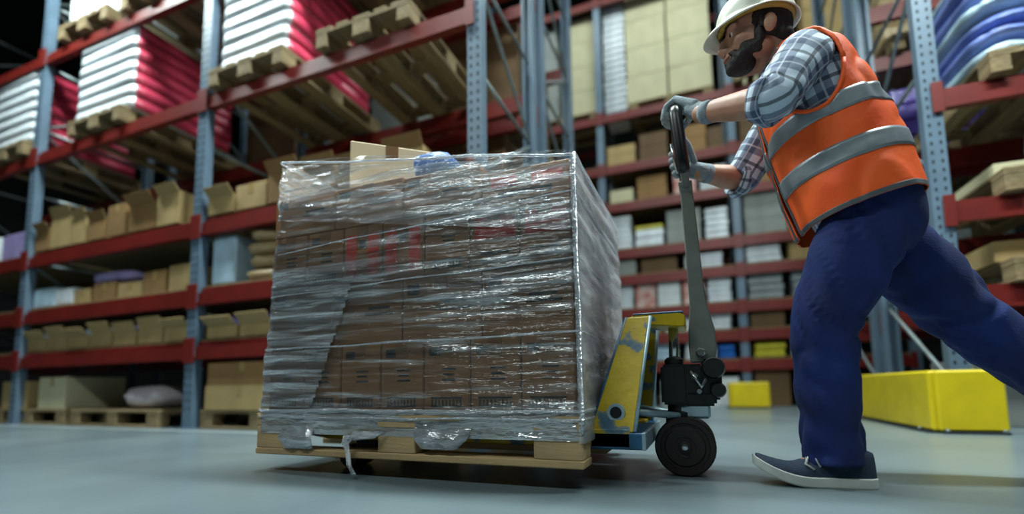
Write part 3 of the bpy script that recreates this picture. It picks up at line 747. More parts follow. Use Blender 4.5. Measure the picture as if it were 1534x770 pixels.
for s in (-1, 1):
    y = JY+s*0.19
    f = jp('fork', prism([(-1.40, 0.118), (-1.34, 0.158), (-0.20, 0.158), (-0.20, 0.105), (-1.30, 0.105)], y-0.08, y+0.08), M_YEL)
    ob('load_roller', lathe([(0.012, -0.055), (0.04, -0.055), (0.042, -0.045), (0.042, 0.045), (0.04, 0.055), (0.012, 0.055)], 24), M_WHEEL, f, (-1.22, y, 0.042))
    ob('roller_frame', cbox(0.16, 0.13, 0.05, 0.004), M_BLK, f, (-1.10, y, 0.055))
# heel cross member, painted blue with a pale worn edge
h_ = jp('heel_beam', prism([(-0.315, 0.10), (-0.165, 0.10), (-0.16, 0.148), (-0.315, 0.148)], JY-0.27, JY+0.27), M_BLUE)
ob('worn_edge', cbox(0.012, 0.542, 0.05, 0.002), M_EDGE, h_, (-0.162, JY, 0.099))
# inclined side plates
SP = [(-0.315, 0.149), (-0.19, 0.149), (-0.145, 0.50), (-0.215, 0.50)]
for s in (-1, 1):
    tp = [0, 0, -s*0.13, -s*0.13]
    y = JY+s*0.262
    p = jp('side_plate', prism(SP, y-0.007, y+0.007, tp), M_YEL)
    # pale worn rim on the jack side of the plate
    ob('worn_edge', tube([(-0.188, y, 0.15), (-0.143, y-s*0.13, 0.50)], 0.0065, 8), M_EDGE, p)
    ob('worn_edge', tube([(-0.317, y, 0.15), (-0.217, y-s*0.13, 0.50)], 0.005, 8), M_BLUE, p)
    b_ = ob('pivot_boss', lathe([(0.026, -0.014), (0.026, 0.0), (0.016, 0.002)], 24), M_EDGE, p, (-0.24, y-s*0.022+(0 if s > 0 else -0.002), 0.205))
    ob('pivot_hole', lathe([(0.017, -0.0165), (0.017, 0.0), (0.01, 0.002)], 20), M_SLOT, p, (-0.24, y-s*0.022+(0 if s > 0 else -0.002), 0.205))
bm = bmesh.new()
q = [bm.verts.new(v) for v in ((-0.305, JY-0.25, 0.15), (-0.305, JY+0.25, 0.15), (-0.215, JY+0.125, 0.495), (-0.215, JY-0.125, 0.495))]
f_ = bm.faces.new(q); bmesh.ops.solidify(bm, geom=[f_], thickness=0.008)
jp('back_plate', bm_mesh(bm), M_BLK)
br_ = jp('top_bracket', prism([(-0.212, 0.486), (-0.05, 0.468), (-0.042, 0.474), (-0.042, 0.505), (-0.06, 0.514), (-0.20, 0.514), (-0.212, 0.508)], JY-0.085, JY+0.085), M_YEL)
ob('worn_edge', cbox(0.155, 0.172, 0.006, 0.002), M_BLUE, br_, (-0.125, JY, 0.5125))
jp('piston', tube([(-0.085, JY, 0.33), (-0.082, JY, 0.49)], 0.016, 20), M_CHR)
jp('piston_collar', lathe([(0.03, 0), (0.03, 0.022), (0.022, 0.03)], 24, 'Z'), M_BLK, loc=(-0.085, JY, 0.345))
# pump block
bm = bmesh.new()
bx(bm, (-0.085, JY, 0.285), (0.082, 0.10, 0.13)); bx(bm, (-0.03, JY, 0.30), (0.07, 0.085, 0.10)); bx(bm, (0.028, JY, 0.30), (0.06, 0.07, 0.13)); bx(bm, (-0.01, JY, 0.238), (0.10, 0.08, 0.045))
bmesh.ops.bevel(bm, geom=bm.edges[:], offset=0.008, segments=2, affect='EDGES')
pu = jp('pump_body', bm_mesh(bm), M_BLK)
ob('pump_boss', lathe([(0.03, -0.075), (0.034, -0.06), (0.034, -0.03), (0.036, -0.02)], 20), M_BLK, pu, (0.035, JY, 0.335))
ob('pump_boss', lathe([(0.02, -0.07), (0.024, -0.05), (0.024, -0.03)], 16), M_BLK, pu, (0.045, JY, 0.265))
ob('bolt', lathe([(0.011, -0.082), (0.013, -0.078), (0.013, -0.07)], 10), M_CHR, pu, (0.0, JY, 0.384))
ob('bolt', lathe([(0.010, -0.062), (0.012, -0.058), (0.012, -0.04)], 6), M_CHR, pu, (-0.022, JY, 0.31))
ob('bolt', lathe([(0.008, -0.064), (0.010, -0.058), (0.010, -0.04)], 6), M_CHR, pu, (-0.01, JY, 0.262))
ob('release_lever', tube([(-0.035, JY-0.058, 0.325), (-0.018, JY-0.064, 0.30), (-0.004, JY-0.064, 0.275), (0.012, JY-0.058, 0.30)], 0.006, 8), M_CHR, pu)
jp('steering_column', lathe([(0.036, 0.15), (0.044, 0.155), (0.044, 0.195), (0.036, 0.20), (0.036, 0.235)], 24, 'Z'), M_BLK, loc=(-0.075, JY, 0))
jp('fork_yoke', cbox(0.11, 0.07, 0.045, 0.008), M_EDGE, loc=(-0.035, JY, 0.175))
for s in (-1, 1):
    jp('tie_rod', tube([(-0.235, JY+s*0.15, 0.205), (-0.075, JY+s*0.05, 0.185)], 0.011, 10), M_EDGE)
    wl = jp('steer_wheel', lathe([(0.03, -0.022), (0.058, -0.022), (0.062, -0.018), (0.072, -0.018), (0.074, -0.025), (0.086, -0.025), (0.091, -0.018), (0.091, 0.018), (0.086, 0.025), (0.03, 0.025)], 40), M_WHEEL, loc=(-0.06, JY+s*0.058, 0.091))
    ob('hub', lathe([(0.010, -0.031), (0.018, -0.029), (0.020, -0.02), (0.032, -0.024), (0.034, -0.018), (0.034, 0.028)], 24), M_HUB, wl)
    ob('axle_nut', lathe([(0.004, -0.040), (0.009, -0.039), (0.010, -0.028)], 10), M_CHR, wl)
jp('wheel_axle', tube([(-0.06, JY-0.05, 0.091), (-0.06, JY+0.05, 0.091)], 0.012, 10), M_GALV)
bm = bmesh.new(); bx(bm, (-0.06, JY, 0.132), (0.04, 0.05, 0.08)); jp('axle_post', bm_mesh(bm), M_BLK)
# handle: flat tapering arm, then a loop grip
GT = Vector((-0.042, JY, 1.212)); GB = Vector((-0.018, JY, 0.93)); PV = Vector((0.0, JY, 0.375))
arm = bmesh.new()
K = [(PV.x+0.004, PV.z-0.02, 0.036, 0.026), (0.006, 0.40, 0.042, 0.026), (0.006, 0.46, 0.040, 0.024), (0.0, 0.54, 0.027, 0.020), (-0.004, 0.60, 0.024, 0.018), (-0.012, 0.80, 0.022, 0.018), (-0.018, 0.93, 0.020, 0.020), (-0.021, 0.965, 0.022, 0.032)]
rows = [[arm.verts.new((x+dx*hw, JY+dy*hy, z)) for dx, dy in ((-1, -1), (1, -1), (1, 1), (-1, 1))] for x, z, hw, hy in K]
for a, b in zip(rows, rows[1:]):
    for k in range(4): arm.faces.new((a[k], a[(k+1) % 4], b[(k+1) % 4], b[k]))
arm.faces.new(rows[0][::-1]); arm.faces.new(rows[-1]); bmesh.ops.bevel(arm, geom=arm.edges[:], offset=0.003, segments=1, affect='EDGES')
ha = jp('handle_arm', bm_mesh(arm), M_GREYP)
ob('pivot_pin', lathe([(0.012, -0.045), (0.016, -0.04), (0.016, 0.04), (0.012, 0.045)], 16), M_CHR, ha, (0.0, JY, 0.384))
AXD = (GT-GB).normalized()
def loop_pts(hw, n=9):
    p = []
    for s in (-1, 1):
        seg = [GB+Vector((0, s*0.02, 0.02)), GB+AXD*0.055+Vector((0, s*(hw-0.015), 0)), GB+AXD*0.10+Vector((0, s*hw, 0)), GT-AXD*0.06+Vector((0, s*hw, 0)), GT-AXD*0.02+Vector((0, s*(hw-0.012), 0)), GT+Vector((0, s*(hw-0.045), 0))]
        p.append(seg)
    return p[0] + p[1][::-1]
lp_ = catmull([tuple(v) for v in loop_pts(0.082)], 60)
gl = jp('grip_loop', tube([tuple(v) for v in lp_], 0.0125, 14), M_GREYP)
# rubber sleeves on the two sides and the top bar
near = [p for p in lp_[:30] if GB.z+0.05 < p[2] < GT.z-0.012]
ob('rubber_grip', tube([tuple(v) for v in near], [0.016]+[0.021]*(len(near)-2)+[0.017], 16), M_GRIP, gl)
ob('rubber_grip', tube([(p[0], 2*JY-p[1], p[2]) for p in near], [0.012]+[0.015]*(len(near)-2)+[0.013], 16), M_GRIP, gl)
ob('rubber_grip', tube([tuple(GT+Vector((0, d, 0))) for d in (-0.045, -0.02, 0.02, 0.045)], 0.0155, 16), M_GRIP, gl)
ob('control_lever', tube([tuple(GB+AXD*0.06+Vector((-0.02, -0.045, 0))), tuple(GB+AXD*0.17+Vector((-0.026, -0.03, 0))), tuple(GB+AXD*0.20+Vector((-0.026, 0.03, 0))), tuple(GB+AXD*0.10+Vector((-0.02, 0.04, 0)))], 0.005, 8), M_CHR, gl)

# ------------------------------------------------------------------ the worker
M_SKIN = mat('skin', '#b98a70', 0.5, 0.06, 14, 0.05, 90, col2='#a87660')
M_HAIR = mat('dark_hair', '#1c1512', 0.6, 0.2, 60, 0.5, 160, stretch=(1, 1, 0.3))
M_HAT = mat('white_hard_hat', '#e9ead9', 0.3, 0.03, 5, spec=0.6)
M_HATB = mat('hat_sweatband', '#a98a3a', 0.7)
M_GLOVE = mat('grey_knit_glove', '#8d9ba3', 0.85, 0.12, 60, 0.3, 200)
M_JEAN = mat('navy_work_trousers', '#0d2766', 0.9, 0.16, 6, 0.12, 160, col2='#0a1b49')
M_VEST = mat('orange_hi_vis', '#ff671c', 0.6, 0.06, 6, 0.12, 40, col2='#fb5512')
M_REFL = mat('reflective_strip', '#8b949a', 0.38, 0.08, 30, metal=0.2)
M_TRIM = mat('grey_trim', '#5b6063', 0.6, 0.1, 20)
M_SHOE = mat('navy_canvas', '#22344a', 0.8, 0.15, 40, 0.2, 150)
M_SOLE = mat('white_rubber_sole', '#cdd2cc', 0.5, 0.08, 20)
M_LACE = mat('white_lace', '#c8ccc8', 0.7)
M_EYE = mat('eye_white', '#d8d2c8', 0.2, 0.02)
M_IRIS = mat('dark_iris', '#20140e', 0.15, 0.02)
M_LIP = mat('lips', '#9c5f52', 0.45, 0.05)
M_UNDER = mat('dark_undershirt', '#1d2027', 0.85)
# plaid shirt from cloth coordinates in metres
def plaid():
    m = bpy.data.materials.new('plaid_flannel'); m.use_nodes = True; nt = m.node_tree; b = nt.nodes['Principled BSDF']; b.inputs['Roughness'].default_value = 0.85
    uv = nt.nodes.new('ShaderNodeUVMap'); sep = nt.nodes.new('ShaderNodeSeparateXYZ'); nt.links.new(uv.outputs[0], sep.inputs[0])
    def band(out, period, lo, hi, off=0.0):
        a = nt.nodes.new('ShaderNodeMath'); a.operation = 'MULTIPLY_ADD'; a.inputs[1].default_value = 1/period; a.inputs[2].default_value = off; nt.links.new(out, a.inputs[0])
        f = nt.nodes.new('ShaderNodeMath'); f.operation = 'FRACT'; nt.links.new(a.outputs[0], f.inputs[0])
        g = nt.nodes.new('ShaderNodeMath'); g.operation = 'GREATER_THAN'; g.inputs[1].default_value = lo; nt.links.new(f.outputs[0], g.inputs[0])
        l = nt.nodes.new('ShaderNodeMath'); l.operation = 'LESS_THAN'; l.inputs[1].default_value = hi; nt.links.new(f.outputs[0], l.inputs[0])
        mu = nt.nodes.new('ShaderNodeMath'); mu.operation = 'MULTIPLY'; nt.links.new(g.outputs[0], mu.inputs[0]); nt.links.new(l.outputs[0], mu.inputs[1])
        return mu.outputs[0]
    u, v = sep.outputs['X'], sep.outputs['Y']
    col = None
    base = srgb('#c4d2e2')
    for src, per, lo, hi, c, fac in ((u, 0.11, 0.0, 0.42, '#263860', 0.68), (v, 0.11, 0.0, 0.42, '#263860', 0.68), (u, 0.11, 0.64, 0.74, '#141a30', 0.75), (v, 0.11, 0.64, 0.74, '#141a30', 0.75), (u, 0.11, 0.18, 0.23, '#dfe6ee', 0.45), (v, 0.11, 0.18, 0.23, '#dfe6ee', 0.45)):
        mx = nt.nodes.new('ShaderNodeMix'); mx.data_type = 'RGBA'
        k = nt.nodes.new('ShaderNodeMath'); k.operation = 'MULTIPLY'; k.inputs[1].default_value = fac; nt.links.new(band(src, per, lo, hi), k.inputs[0])
        nt.links.new(k.outputs[0], mx.inputs['Factor'])
        if col is None: mx.inputs['A'].default_value = base
        else: nt.links.new(col, mx.inputs['A'])
        mx.inputs['B'].default_value = srgb(c); col = mx.outputs['Result']
    nt.links.new(col, b.inputs['Base Color'])
    return m
M_PLAID = plaid()

HC = Vector((0.214, 1.640, 1.400))                # head centre between the ears
hp, hy = math.radians(3), math.radians(17)
HF = Vector((-math.cos(hp)*math.cos(hy), -math.cos(hp)*math.sin(hy), -math.sin(hp)))
HL = Vector((math.sin(hy), -math.cos(hy), 0)).normalized(); HU = HF.cross(HL)*1.0
HM = Matrix((HF, HL, HU)).transposed()            # local (forward, left, up) -> world
def hd(p): return HC + HM @ Vector(p)
L_SH, L_EL, L_WR = Vector((0.325, 1.520, 1.235)), Vector((0.220, 1.415, 1.055)), Vector((0.038, 1.578, 1.150))
R_SH, R_EL, R_WR = Vector((0.322, 1.845, 1.250)), Vector((0.170, 1.900, 1.040)), Vector((0.030, 1.800, 1.050))
L_HIP, L_KN, L_AN = Vector((0.475, 1.595, 0.80)), Vector((0.335, 1.572, 0.470)), Vector((0.335, 1.580, 0.095))
R_HIP, R_KN, R_AN = Vector((0.520, 1.765, 0.80)), Vector((0.711, 1.795, 0.500)), Vector((0.965, 1.815, 0.215))
TORSO = [  # x, y, z, half width (side to side), half depth
 (0.478, 1.68, 0.745, 0.140, 0.100), (0.458, 1.68, 0.82, 0.150, 0.112), (0.430, 1.68, 0.93, 0.155, 0.120),
 (0.380, 1.68, 1.08, 0.165, 0.118), (0.348, 1.68, 1.19, 0.170, 0.105), (0.330, 1.68, 1.27, 0.140, 0.085), (0.318, 1.68, 1.325, 0.062, 0.058)]
bm = bmesh.new()
V, N, Ls, K_ = loft_grid(TORSO, (0, 1, 0), 20, 24); add_grid(bm, V, cap0=True, cap1=True)
# neck and head
capsule(bm, (0.318, 1.675, 1.290), tuple(hd((-0.030, 0, -0.055))), 0.060, 0.056)
def he(c, r, rot=None, **k): ell(bm, hd(c), r, HM @ (rot if rot else Matrix.Identity(3)), **k)
he((-0.012, 0, 0.038), (0.099, 0.077, 0.086)); he((0.030, 0, -0.022), (0.064, 0.063, 0.084))
he((0.048, 0, -0.076), (0.044, 0.044, 0.032))
for s in (-1, 1):
    he((0.008, s*0.046, -0.062), (0.042, 0.020, 0.034)); he((0.058, s*0.040, -0.026), (0.028, 0.022, 0.020))
    he((0.082, s*0.034, 0.018), (0.016, 0.026, 0.010)); he((0.098, s*0.012, -0.040), (0.012, 0.009, 0.009))
    he((0.074, s*0.033, 0.000), (0.016, 0.017, 0.014))
    he((-0.012, s*0.081, -0.008), (0.021, 0.007, 0.034), Matrix.Rotation(-0.25, 3, 'Y')); he((-0.006, s*0.078, -0.012), (0.012, 0.010, 0.024))
capsule(bm, hd((0.088, 0, 0.008)), hd((0.110, 0, -0.034)), 0.009, 0.0125)
he((0.089, 0, -0.058), (0.014, 0.023, 0.0060)); he((0.086, 0, -0.069), (0.014, 0.019, 0.007)); he((0.076, 0, -0.092), (0.022, 0.024, 0.016))
# arms
for sh, el, wr in ((L_SH, L_EL, L_WR), (R_SH, R_EL, R_WR)):
    capsule(bm, sh, el, 0.046, 0.040); capsule(bm, el, el.lerp(wr, 0.35), 0.041, 0.043); capsule(bm, el.lerp(wr, 0.35), wr, 0.043, 0.029)
    capsule(bm, sh, (sh.x+0.01, 1.68+(sh.y-1.68)*0.5, sh.z-0.02), 0.042, 0.05)
# legs
for hi, kn, an in ((L_HIP, L_KN, L_AN), (R_HIP, R_KN, R_AN)):
    capsule(bm, hi, kn, 0.082, 0.056); capsule(bm, kn, kn.lerp(an, 0.3), 0.052, 0.055); capsule(bm, kn.lerp(an, 0.3), an, 0.055, 0.036)
capsule(bm, L_AN, L_AN+Vector((-0.09, 0, -0.052)), 0.034, 0.022); capsule(bm, R_AN, R_AN+Vector((-0.02, 0, -0.12)), 0.034, 0.022)
# hands inside the gloves
L_K = Vector((-0.030, 1.655, 1.246)); R_K = Vector((-0.022, 1.802, 1.085))
capsule(bm, L_WR, L_WR.lerp(L_K, 0.6), 0.024, 0.012); capsule(bm, R_WR, R_WR.lerp(R_K, 0.5), 0.024, 0.012)
ORIG = Vector((0.42, 1.68, 0.0))
bm.transform(Matrix.Translation(-ORIG))
me = remeshed(bm, 0.0042, 5)
person = tag(ob('person', me, M_SKIN, None, ORIG), 'bearded worker in hard hat, orange vest and plaid shirt pushing the pallet jack', 'person')
def pp(name, me, m, parent=None):
    """a part modelled in world coordinates, moved to the person's origin"""
    me.transform(Matrix.Translation(-ORIG)); o = ob(name, me, m, parent or person)
    return o
# --- face details
for s in (-1, 1):
    bm = bmesh.new(); ell(bm, hd((0.0775, s*0.032, 0.000)), (0.0135, 0.0135, 0.0115), HM, 16, 10); e = pp('eye', bm_mesh(bm, 'eye', True), M_EYE)
    bm = bmesh.new(); ell(bm, hd((0.0885, s*0.031, -0.002)), (0.004, 0.006, 0.006), HM, 12, 8); pp('iris', bm_mesh(bm, 'iris', True), M_IRIS, e)
    bm = bmesh.new(); tube_bm(bm, [hd((0.093, s*0.014, 0.021)), hd((0.096, s*0.026, 0.026)), hd((0.088, s*0.042, 0.026)), hd((0.076, s*0.052, 0.018))], [0.004, 0.0058, 0.005, 0.003], 8); pp('eyebrow', bm_mesh(bm, 'brow', True), M_HAIR)
bm = bmesh.new(); ell(bm, hd((0.096, 0, -0.0645)), (0.009, 0.019, 0.0065), HM, 16, 8); pp('lips', bm_mesh(bm, 'lip', True), M_LIP)
# --- beard and hair
bm = bmesh.new()
ell(bm, hd((0.052, 0, -0.084)), (0.048, 0.049, 0.030), HM); ell(bm, hd((0.074, 0, -0.096)), (0.027, 0.030, 0.020), HM)
for s in (-1, 1):
    capsule(bm, hd((0.062, s*0.040, -0.074)), hd((0.018, s*0.062, -0.054)), 0.018, 0.013); capsule(bm, hd((0.018, s*0.062, -0.054)), hd((0.014, s*0.0705, 0.010)), 0.011, 0.0075)
    capsule(bm, hd((0.094, s*0.004, -0.050)), hd((0.082, s*0.030, -0.061)), 0.0070, 0.008); capsule(bm, hd((0.082, s*0.030, -0.061)), hd((0.070, s*0.038, -0.082)), 0.010, 0.014)
    capsule(bm, hd((0.040, s*0.048, -0.066)), hd((0.020, s*0.052, -0.072)), 0.018, 0.016)
for s in (-1, 1):
    ell(bm, hd((0.030, s*0.046, -0.058)), (0.044, 0.0185, 0.026), HM); ell(bm, hd((0.014, s*0.062, -0.028)), (0.018, 0.0115, 0.030), HM)
pp('beard', remeshed(bm, 0.0032, 3), M_HAIR)
bm = bmesh.new()
ell(bm, hd((-0.022, 0, 0.030)), (0.097, 0.081, 0.078), HM); ell(bm, hd((-0.062, 0, -0.022)), (0.052, 0.066, 0.050), HM)
for s in (-1, 1): capsule(bm, hd((0.018, s*0.070, 0.03)), hd((0.012, s*0.0745, -0.010)), 0.012, 0.008)
pp('hair', remeshed(bm, 0.0045, 3), M_HAIR)
# --- hard hat: ribbed dome with a visor, tilted slightly forward
bm = bmesh.new(); rows = []; nu = 56
HT = Matrix.Rotation(0.03, 3, 'Y')                  # local tilt
HTc = Vector((-0.008, 0, 0.046))
def hat(p): return hd(HTc + HT @ Vector(p))
for j in range(17):
    ph = PI/2*j/16; row = []
    for i in range(nu):
        th = 2*PI*i/nu
        rx, ry, rz = 0.122, 0.100, 0.108
        rib = 0.004*max(0.0, math.cos(3*math.asin(max(-1, min(1, math.sin(th))))))*(math.sin(ph)**0.5) if abs(math.sin(th)) < 0.45 else 0
        row.append(bm.verts.new(hat(((rx*math.cos(th)*math.cos(ph)**0.85), ry*math.sin(th)*math.cos(ph)**0.85, rz*math.sin(ph)+rib))))
    rows.append(row)
for a, b in zip(rows, rows[1:]):
    for i in range(nu): f = bm.faces.new((a[i], a[(i+1) % nu], b[(i+1) % nu], b[i])); f.smooth = True
# brim ring, long at the front
prev = rows[0]
for st in (0.35, 0.7, 1.0):
    ring = []
    for i in range(nu):
        th = 2*PI*i/nu; fr = max(0.0, math.cos(th))**1.3; ex = (0.010+0.038*fr)*st
        ring.append(bm.verts.new(hat(((0.122+ex)*math.cos(th), (0.100+0.010*st+0.010*fr*st)*math.sin(th), -0.006*st-0.030*fr*st*st-0.008*st*max(0, -math.cos(th))))))
    for i in range(nu): f = bm.faces.new((prev[i], ring[i], ring[(i+1) % nu], prev[(i+1) % nu])); f.smooth = True
    prev = ring
bmesh.ops.remove_doubles(bm, verts=bm.verts[:], dist=1e-5); bmesh.ops.recalc_face_normals(bm, faces=bm.faces[:])
hat_o = pp('hard_hat', bm_mesh(bm, 'hat'), M_HAT); hat_o['label'] = 'white plastic hard hat'
md = hat_o.modifiers.new('t', 'SOLIDIFY'); md.thickness = 0.003; md.offset = -1
bm = bmesh.new(); pts = [hat((0.108*math.cos(2*PI*i/30), 0.087*math.sin(2*PI*i/30), 0.0)) for i in range(31)]
tube_bm(bm, pts, 0.010, 8, False); pp('sweatband', bm_mesh(bm, 'band', True), M_HATB, hat_o)

# --- gloves: palm, four curled fingers and a thumb each
def finger(bm, pts, r=0.0098):
    pts = [Vector(p) for p in pts]
    for i, (a, b) in enumerate(zip(pts, pts[1:])): capsule(bm, a, b, r*(1-0.05*i), r*(1-0.05*(i+1)), 12)
# left hand over the top bar (runs along y at GT)
bm = bmesh.new()
capsule(bm, L_WR+Vector((0.02, -0.012, -0.012)), L_WR.lerp(L_K, 0.35), 0.031, 0.028)
for k, dy in enumerate((-0.036, -0.013, 0.010, 0.032)):
    kn_ = Vector((-0.040+0.003*abs(k-1), 1.660+dy, 1.248-0.003*abs(k-1.5)))
    base = L_WR.lerp(L_K, 0.30)+Vector((0.004, dy*0.5, 0.008))
    capsule(bm, base, kn_, 0.017, 0.0125, 12)
    ln = (0.9, 1.0, 1.03, 0.95)[k]
    finger(bm, [kn_, kn_+Vector((-0.034*ln, 0.0, -0.022*ln)), kn_+Vector((-0.040*ln, 0.002, -0.050*ln)), kn_+Vector((-0.016, 0.003, -0.064*ln))], 0.0112)
finger(bm, [L_WR.lerp(L_K, 0.35)+Vector((0.0, 0.03, 0)), Vector((0.0, 1.703, 1.205)), Vector((-0.022, 1.708, 1.180)), Vector((-0.045, 1.700, 1.176))], 0.0122)
gl_ = pp('work_glove', remeshed(bm, 0.0028, 3), M_GLOVE)
bm = bmesh.new(); ax = (L_EL-L_WR).normalized(); tube_bm(bm, [L_WR+ax*0.015, L_WR+ax*0.03, L_WR+ax*0.052], [0.034, 0.0355, 0.034], 20); pp('cuff', bm_mesh(bm, 'cuff', True), M_GLOVE, gl_)
# right hand round the far side bar
bm = bmesh.new(); BR = Vector((-0.030, JY+0.082, 1.08))
capsule(bm, R_WR+Vector((0.01, 0, 0)), R_WR.lerp(R_K, 0.5), 0.030, 0.027)
for k in range(4):
    dz = 0.036-0.024*k; c = BR+AXD*dz
    kn_ = c+Vector((0.010, 0.034, 0.006)); base = R_WR.lerp(R_K, 0.3)+AXD*dz*0.5
    capsule(bm, base, kn_, 0.016, 0.0125, 12)
    ln = (0.95, 1.03, 1.0, 0.88)[k]
    finger(bm, [kn_, c+Vector((-0.026*ln, 0.026, 0.002)), c+Vector((-0.034*ln, -0.006, 0)), c+Vector((-0.016, -0.029*ln, -0.002))], 0.0108)
finger(bm, [R_WR.lerp(R_K, 0.35)+Vector((0.0, -0.02, 0.025)), BR+Vector((0.026, -0.010, 0.055)), BR+Vector((0.012, -0.028, 0.072)), BR+Vector((-0.012, -0.028, 0.078))], 0.0118)
gr_ = pp('work_glove', remeshed(bm, 0.0028, 3), M_GLOVE)
bm = bmesh.new(); ax = (R_EL-R_WR).normalized(); tube_bm(bm, [R_WR+ax*0.012, R_WR+ax*0.027, R_WR+ax*0.045], [0.033, 0.0345, 0.033], 20); pp('cuff', bm_mesh(bm, 'cuff', True), M_GLOVE, gr_)

# --- shirt: body and two sleeves rolled to the elbow
def wrinkle(V, N, amp, sc, seed, fn=None):
    out = V.copy()
    for i in range(V.shape[0]):
        for k in range(V.shape[1]):
            p = Vector(V[i, k]); d = noise.noise(Vector((p.x*sc[0]+seed, p.y*sc[1], p.z*sc[2])))+0.5*noise.noise(Vector((p.x*sc[0]*2.3, p.y*sc[1]*2.3+seed, p.z*sc[2]*2.3)))
            a = amp*(fn(i/(V.shape[0]-1), k/V.shape[1]) if fn else 1)
            out[i, k] = V[i, k]+N[i, k]*a*d
    return out
def grow(keys, g, gb=None): return [(x, y, z, a+g, b+(g if gb is None else gb)) for x, y, z, a, b in keys]
bm = bmesh.new(); uvl = bm.loops.layers.uv.new('UVMap')
V, N, Ls, K_ = loft_grid(grow(TORSO, 0.012), (0, 1, 0), 44, 48); V = wrinkle(V, N, 0.006, (9, 9, 9), 2); add_grid(bm, V, uvl, Ls, 0.95)
def sleeve(sh, el, wr, seed):
    inn = Vector((sh.x+0.02, 1.68+(sh.y-1.68)*0.45, sh.z+0.004)); e2 = el.lerp(wr, 0.10)
    dirv = (el-sh).normalized()
    keys = [(*inn, 0.062, 0.078), (*sh.lerp(inn, 0.25), 0.066, 0.076), (*sh.lerp(el, 0.25), 0.064, 0.070), (*sh.lerp(el, 0.6), 0.061, 0.064), (*sh.lerp(el, 0.9), 0.061, 0.062), (*(el.lerp(wr, 0.02)+Vector((0, 0, 0.004))), 0.060, 0.060), (*el.lerp(wr, 0.10), 0.054, 0.054)]
    V, N, Ls, K_ = loft_grid(keys, (0, 1, 0.2), 40, 36); V = wrinkle(V, N, 0.012, (17, 17, 17), seed, lambda t, u: 0.35+0.65*t); add_grid(bm, V, uvl, Ls, 0.42)
    # rolled cuff
    a, b = el.lerp(wr, 0.0), el.lerp(wr, 0.17)
    keys = [(*a, 0.050, 0.050), (*a, 0.066, 0.066), (*a.lerp(b, 0.5), 0.066, 0.066), (*b, 0.060, 0.060), (*b, 0.047, 0.047), (*a.lerp(b, 0.6), 0.044, 0.044)]
    K2 = np.array(keys); m_ = len(keys); n_ = 32
    T = np.array((b-a).normalized()); ref = np.array((0, 1, 0.2)); A = ref-T*ref.dot(T); A /= np.linalg.norm(A); B = np.cross(T, A)
    VV = np.zeros((m_, n_, 3))
    for i in range(m_):
        for k in range(n_): t = 2*PI*k/n_; VV[i, k] = K2[i, :3]+(A*math.cos(t)+B*math.sin(t))*K2[i, 3]*(1+0.05*math.sin(5*t+i))
    add_grid(bm, VV, uvl, [0, 0.02, 0.05, 0.08, 0.09, 0.12], 0.40)
sleeve(L_SH, L_EL, L_WR, 4.0); sleeve(R_SH, R_EL, R_WR, 8.0)
# collar
V, N, Ls, K_ = loft_grid([(0.325, 1.68, 1.300, 0.082, 0.078), (0.312, 1.677, 1.325, 0.075, 0.073), (0.304, 1.676, 1.342, 0.076, 0.076), (0.308, 1.677, 1.328, 0.090, 0.088), (0.314, 1.678, 1.312, 0.098, 0.094)], (0, 1, 0), 12, 32); add_grid(bm, V, uvl, Ls, 0.45)
pp('shirt', bm_mesh(bm, 'shirt'), M_PLAID)['label'] = 'blue and white plaid flannel shirt with rolled sleeves'

# --- high visibility vest
VEST = [(0.460, 1.68, 0.772, 0.205, 0.158), (0.450, 1.68, 0.81, 0.204, 0.162), (0.416, 1.68, 0.944, 0.198, 0.166), (0.385, 1.68, 1.06, 0.194, 0.158), (0.354, 1.68, 1.172, 0.190, 0.143), (0.338, 1.68, 1.25, 0.184, 0.120), (0.330, 1.68, 1.298, 0.160, 0.094), (0.324, 1.68, 1.332, 0.108, 0.072)]
mv, nv_ = 110, 144
Vv, Nv, Lv, Kv = loft_grid(VEST, (0, 1, 0), mv, nv_, 2.5)
Vv = wrinkle(Vv, Nv, 0.008, (7, 7, 5), 3)
for i in range(mv):
    for k in range(nv_):
        P = Vv[i, k]; q = Vector((P[0]*7+P[2]*4, P[1]*5, P[2]*5-P[0]*6))
        Vv[i, k] = P-Nv[i, k]*0.007*(1-min(1.0, abs(noise.noise(q))*4))
# k=0 points to +y (far side), k=n/2 to -y (near side); find which quarter faces forward (-x)
fk = nv_//4 if Vv[10, nv_//4, 0] < Vv[10, 3*nv_//4, 0] else 3*nv_//4
AHC = (0.325, 1.175); AHR = (0.082, 0.135)
def armhole(P, s):
    if s*(P[1]-1.68) < 0.06: return False
    return ((P[0]-AHC[0])/AHR[0])**2+((P[2]-AHC[1])/AHR[1])**2 < 1
def keep(i, k, i0=0, i1=mv):
    if not (i0 <= i < i1): return False
    P = (Vv[i, k]+Vv[min(i+1, mv-1), (k+1) % nv_])/2
    if armhole(P, -1) or armhole(P, 1): return False
    dk = abs((k-fk+nv_//2) % nv_-nv_//2)
    t = i/mv
    op = 1.5 if t < 0.62 else 1.5+(t-0.62)*60      # front opening, V neck
    return dk > op
def lift(V, N, d): return V+N*d
bm = bmesh.new(); add_grid(bm, Vv-np.array(ORIG), keep=keep)
for v in [v for v in bm.verts if not v.link_faces]: bm.verts.remove(v)
vest = ob('vest', bm_mesh(bm, 'vest'), M_VEST, person); vest['label'] = 'bright orange hi-vis vest with two grey reflective bands'
md = vest.modifiers.new('t', 'SOLIDIFY'); md.thickness = 0.003; md.offset = 1
Hv = Lv[-1]
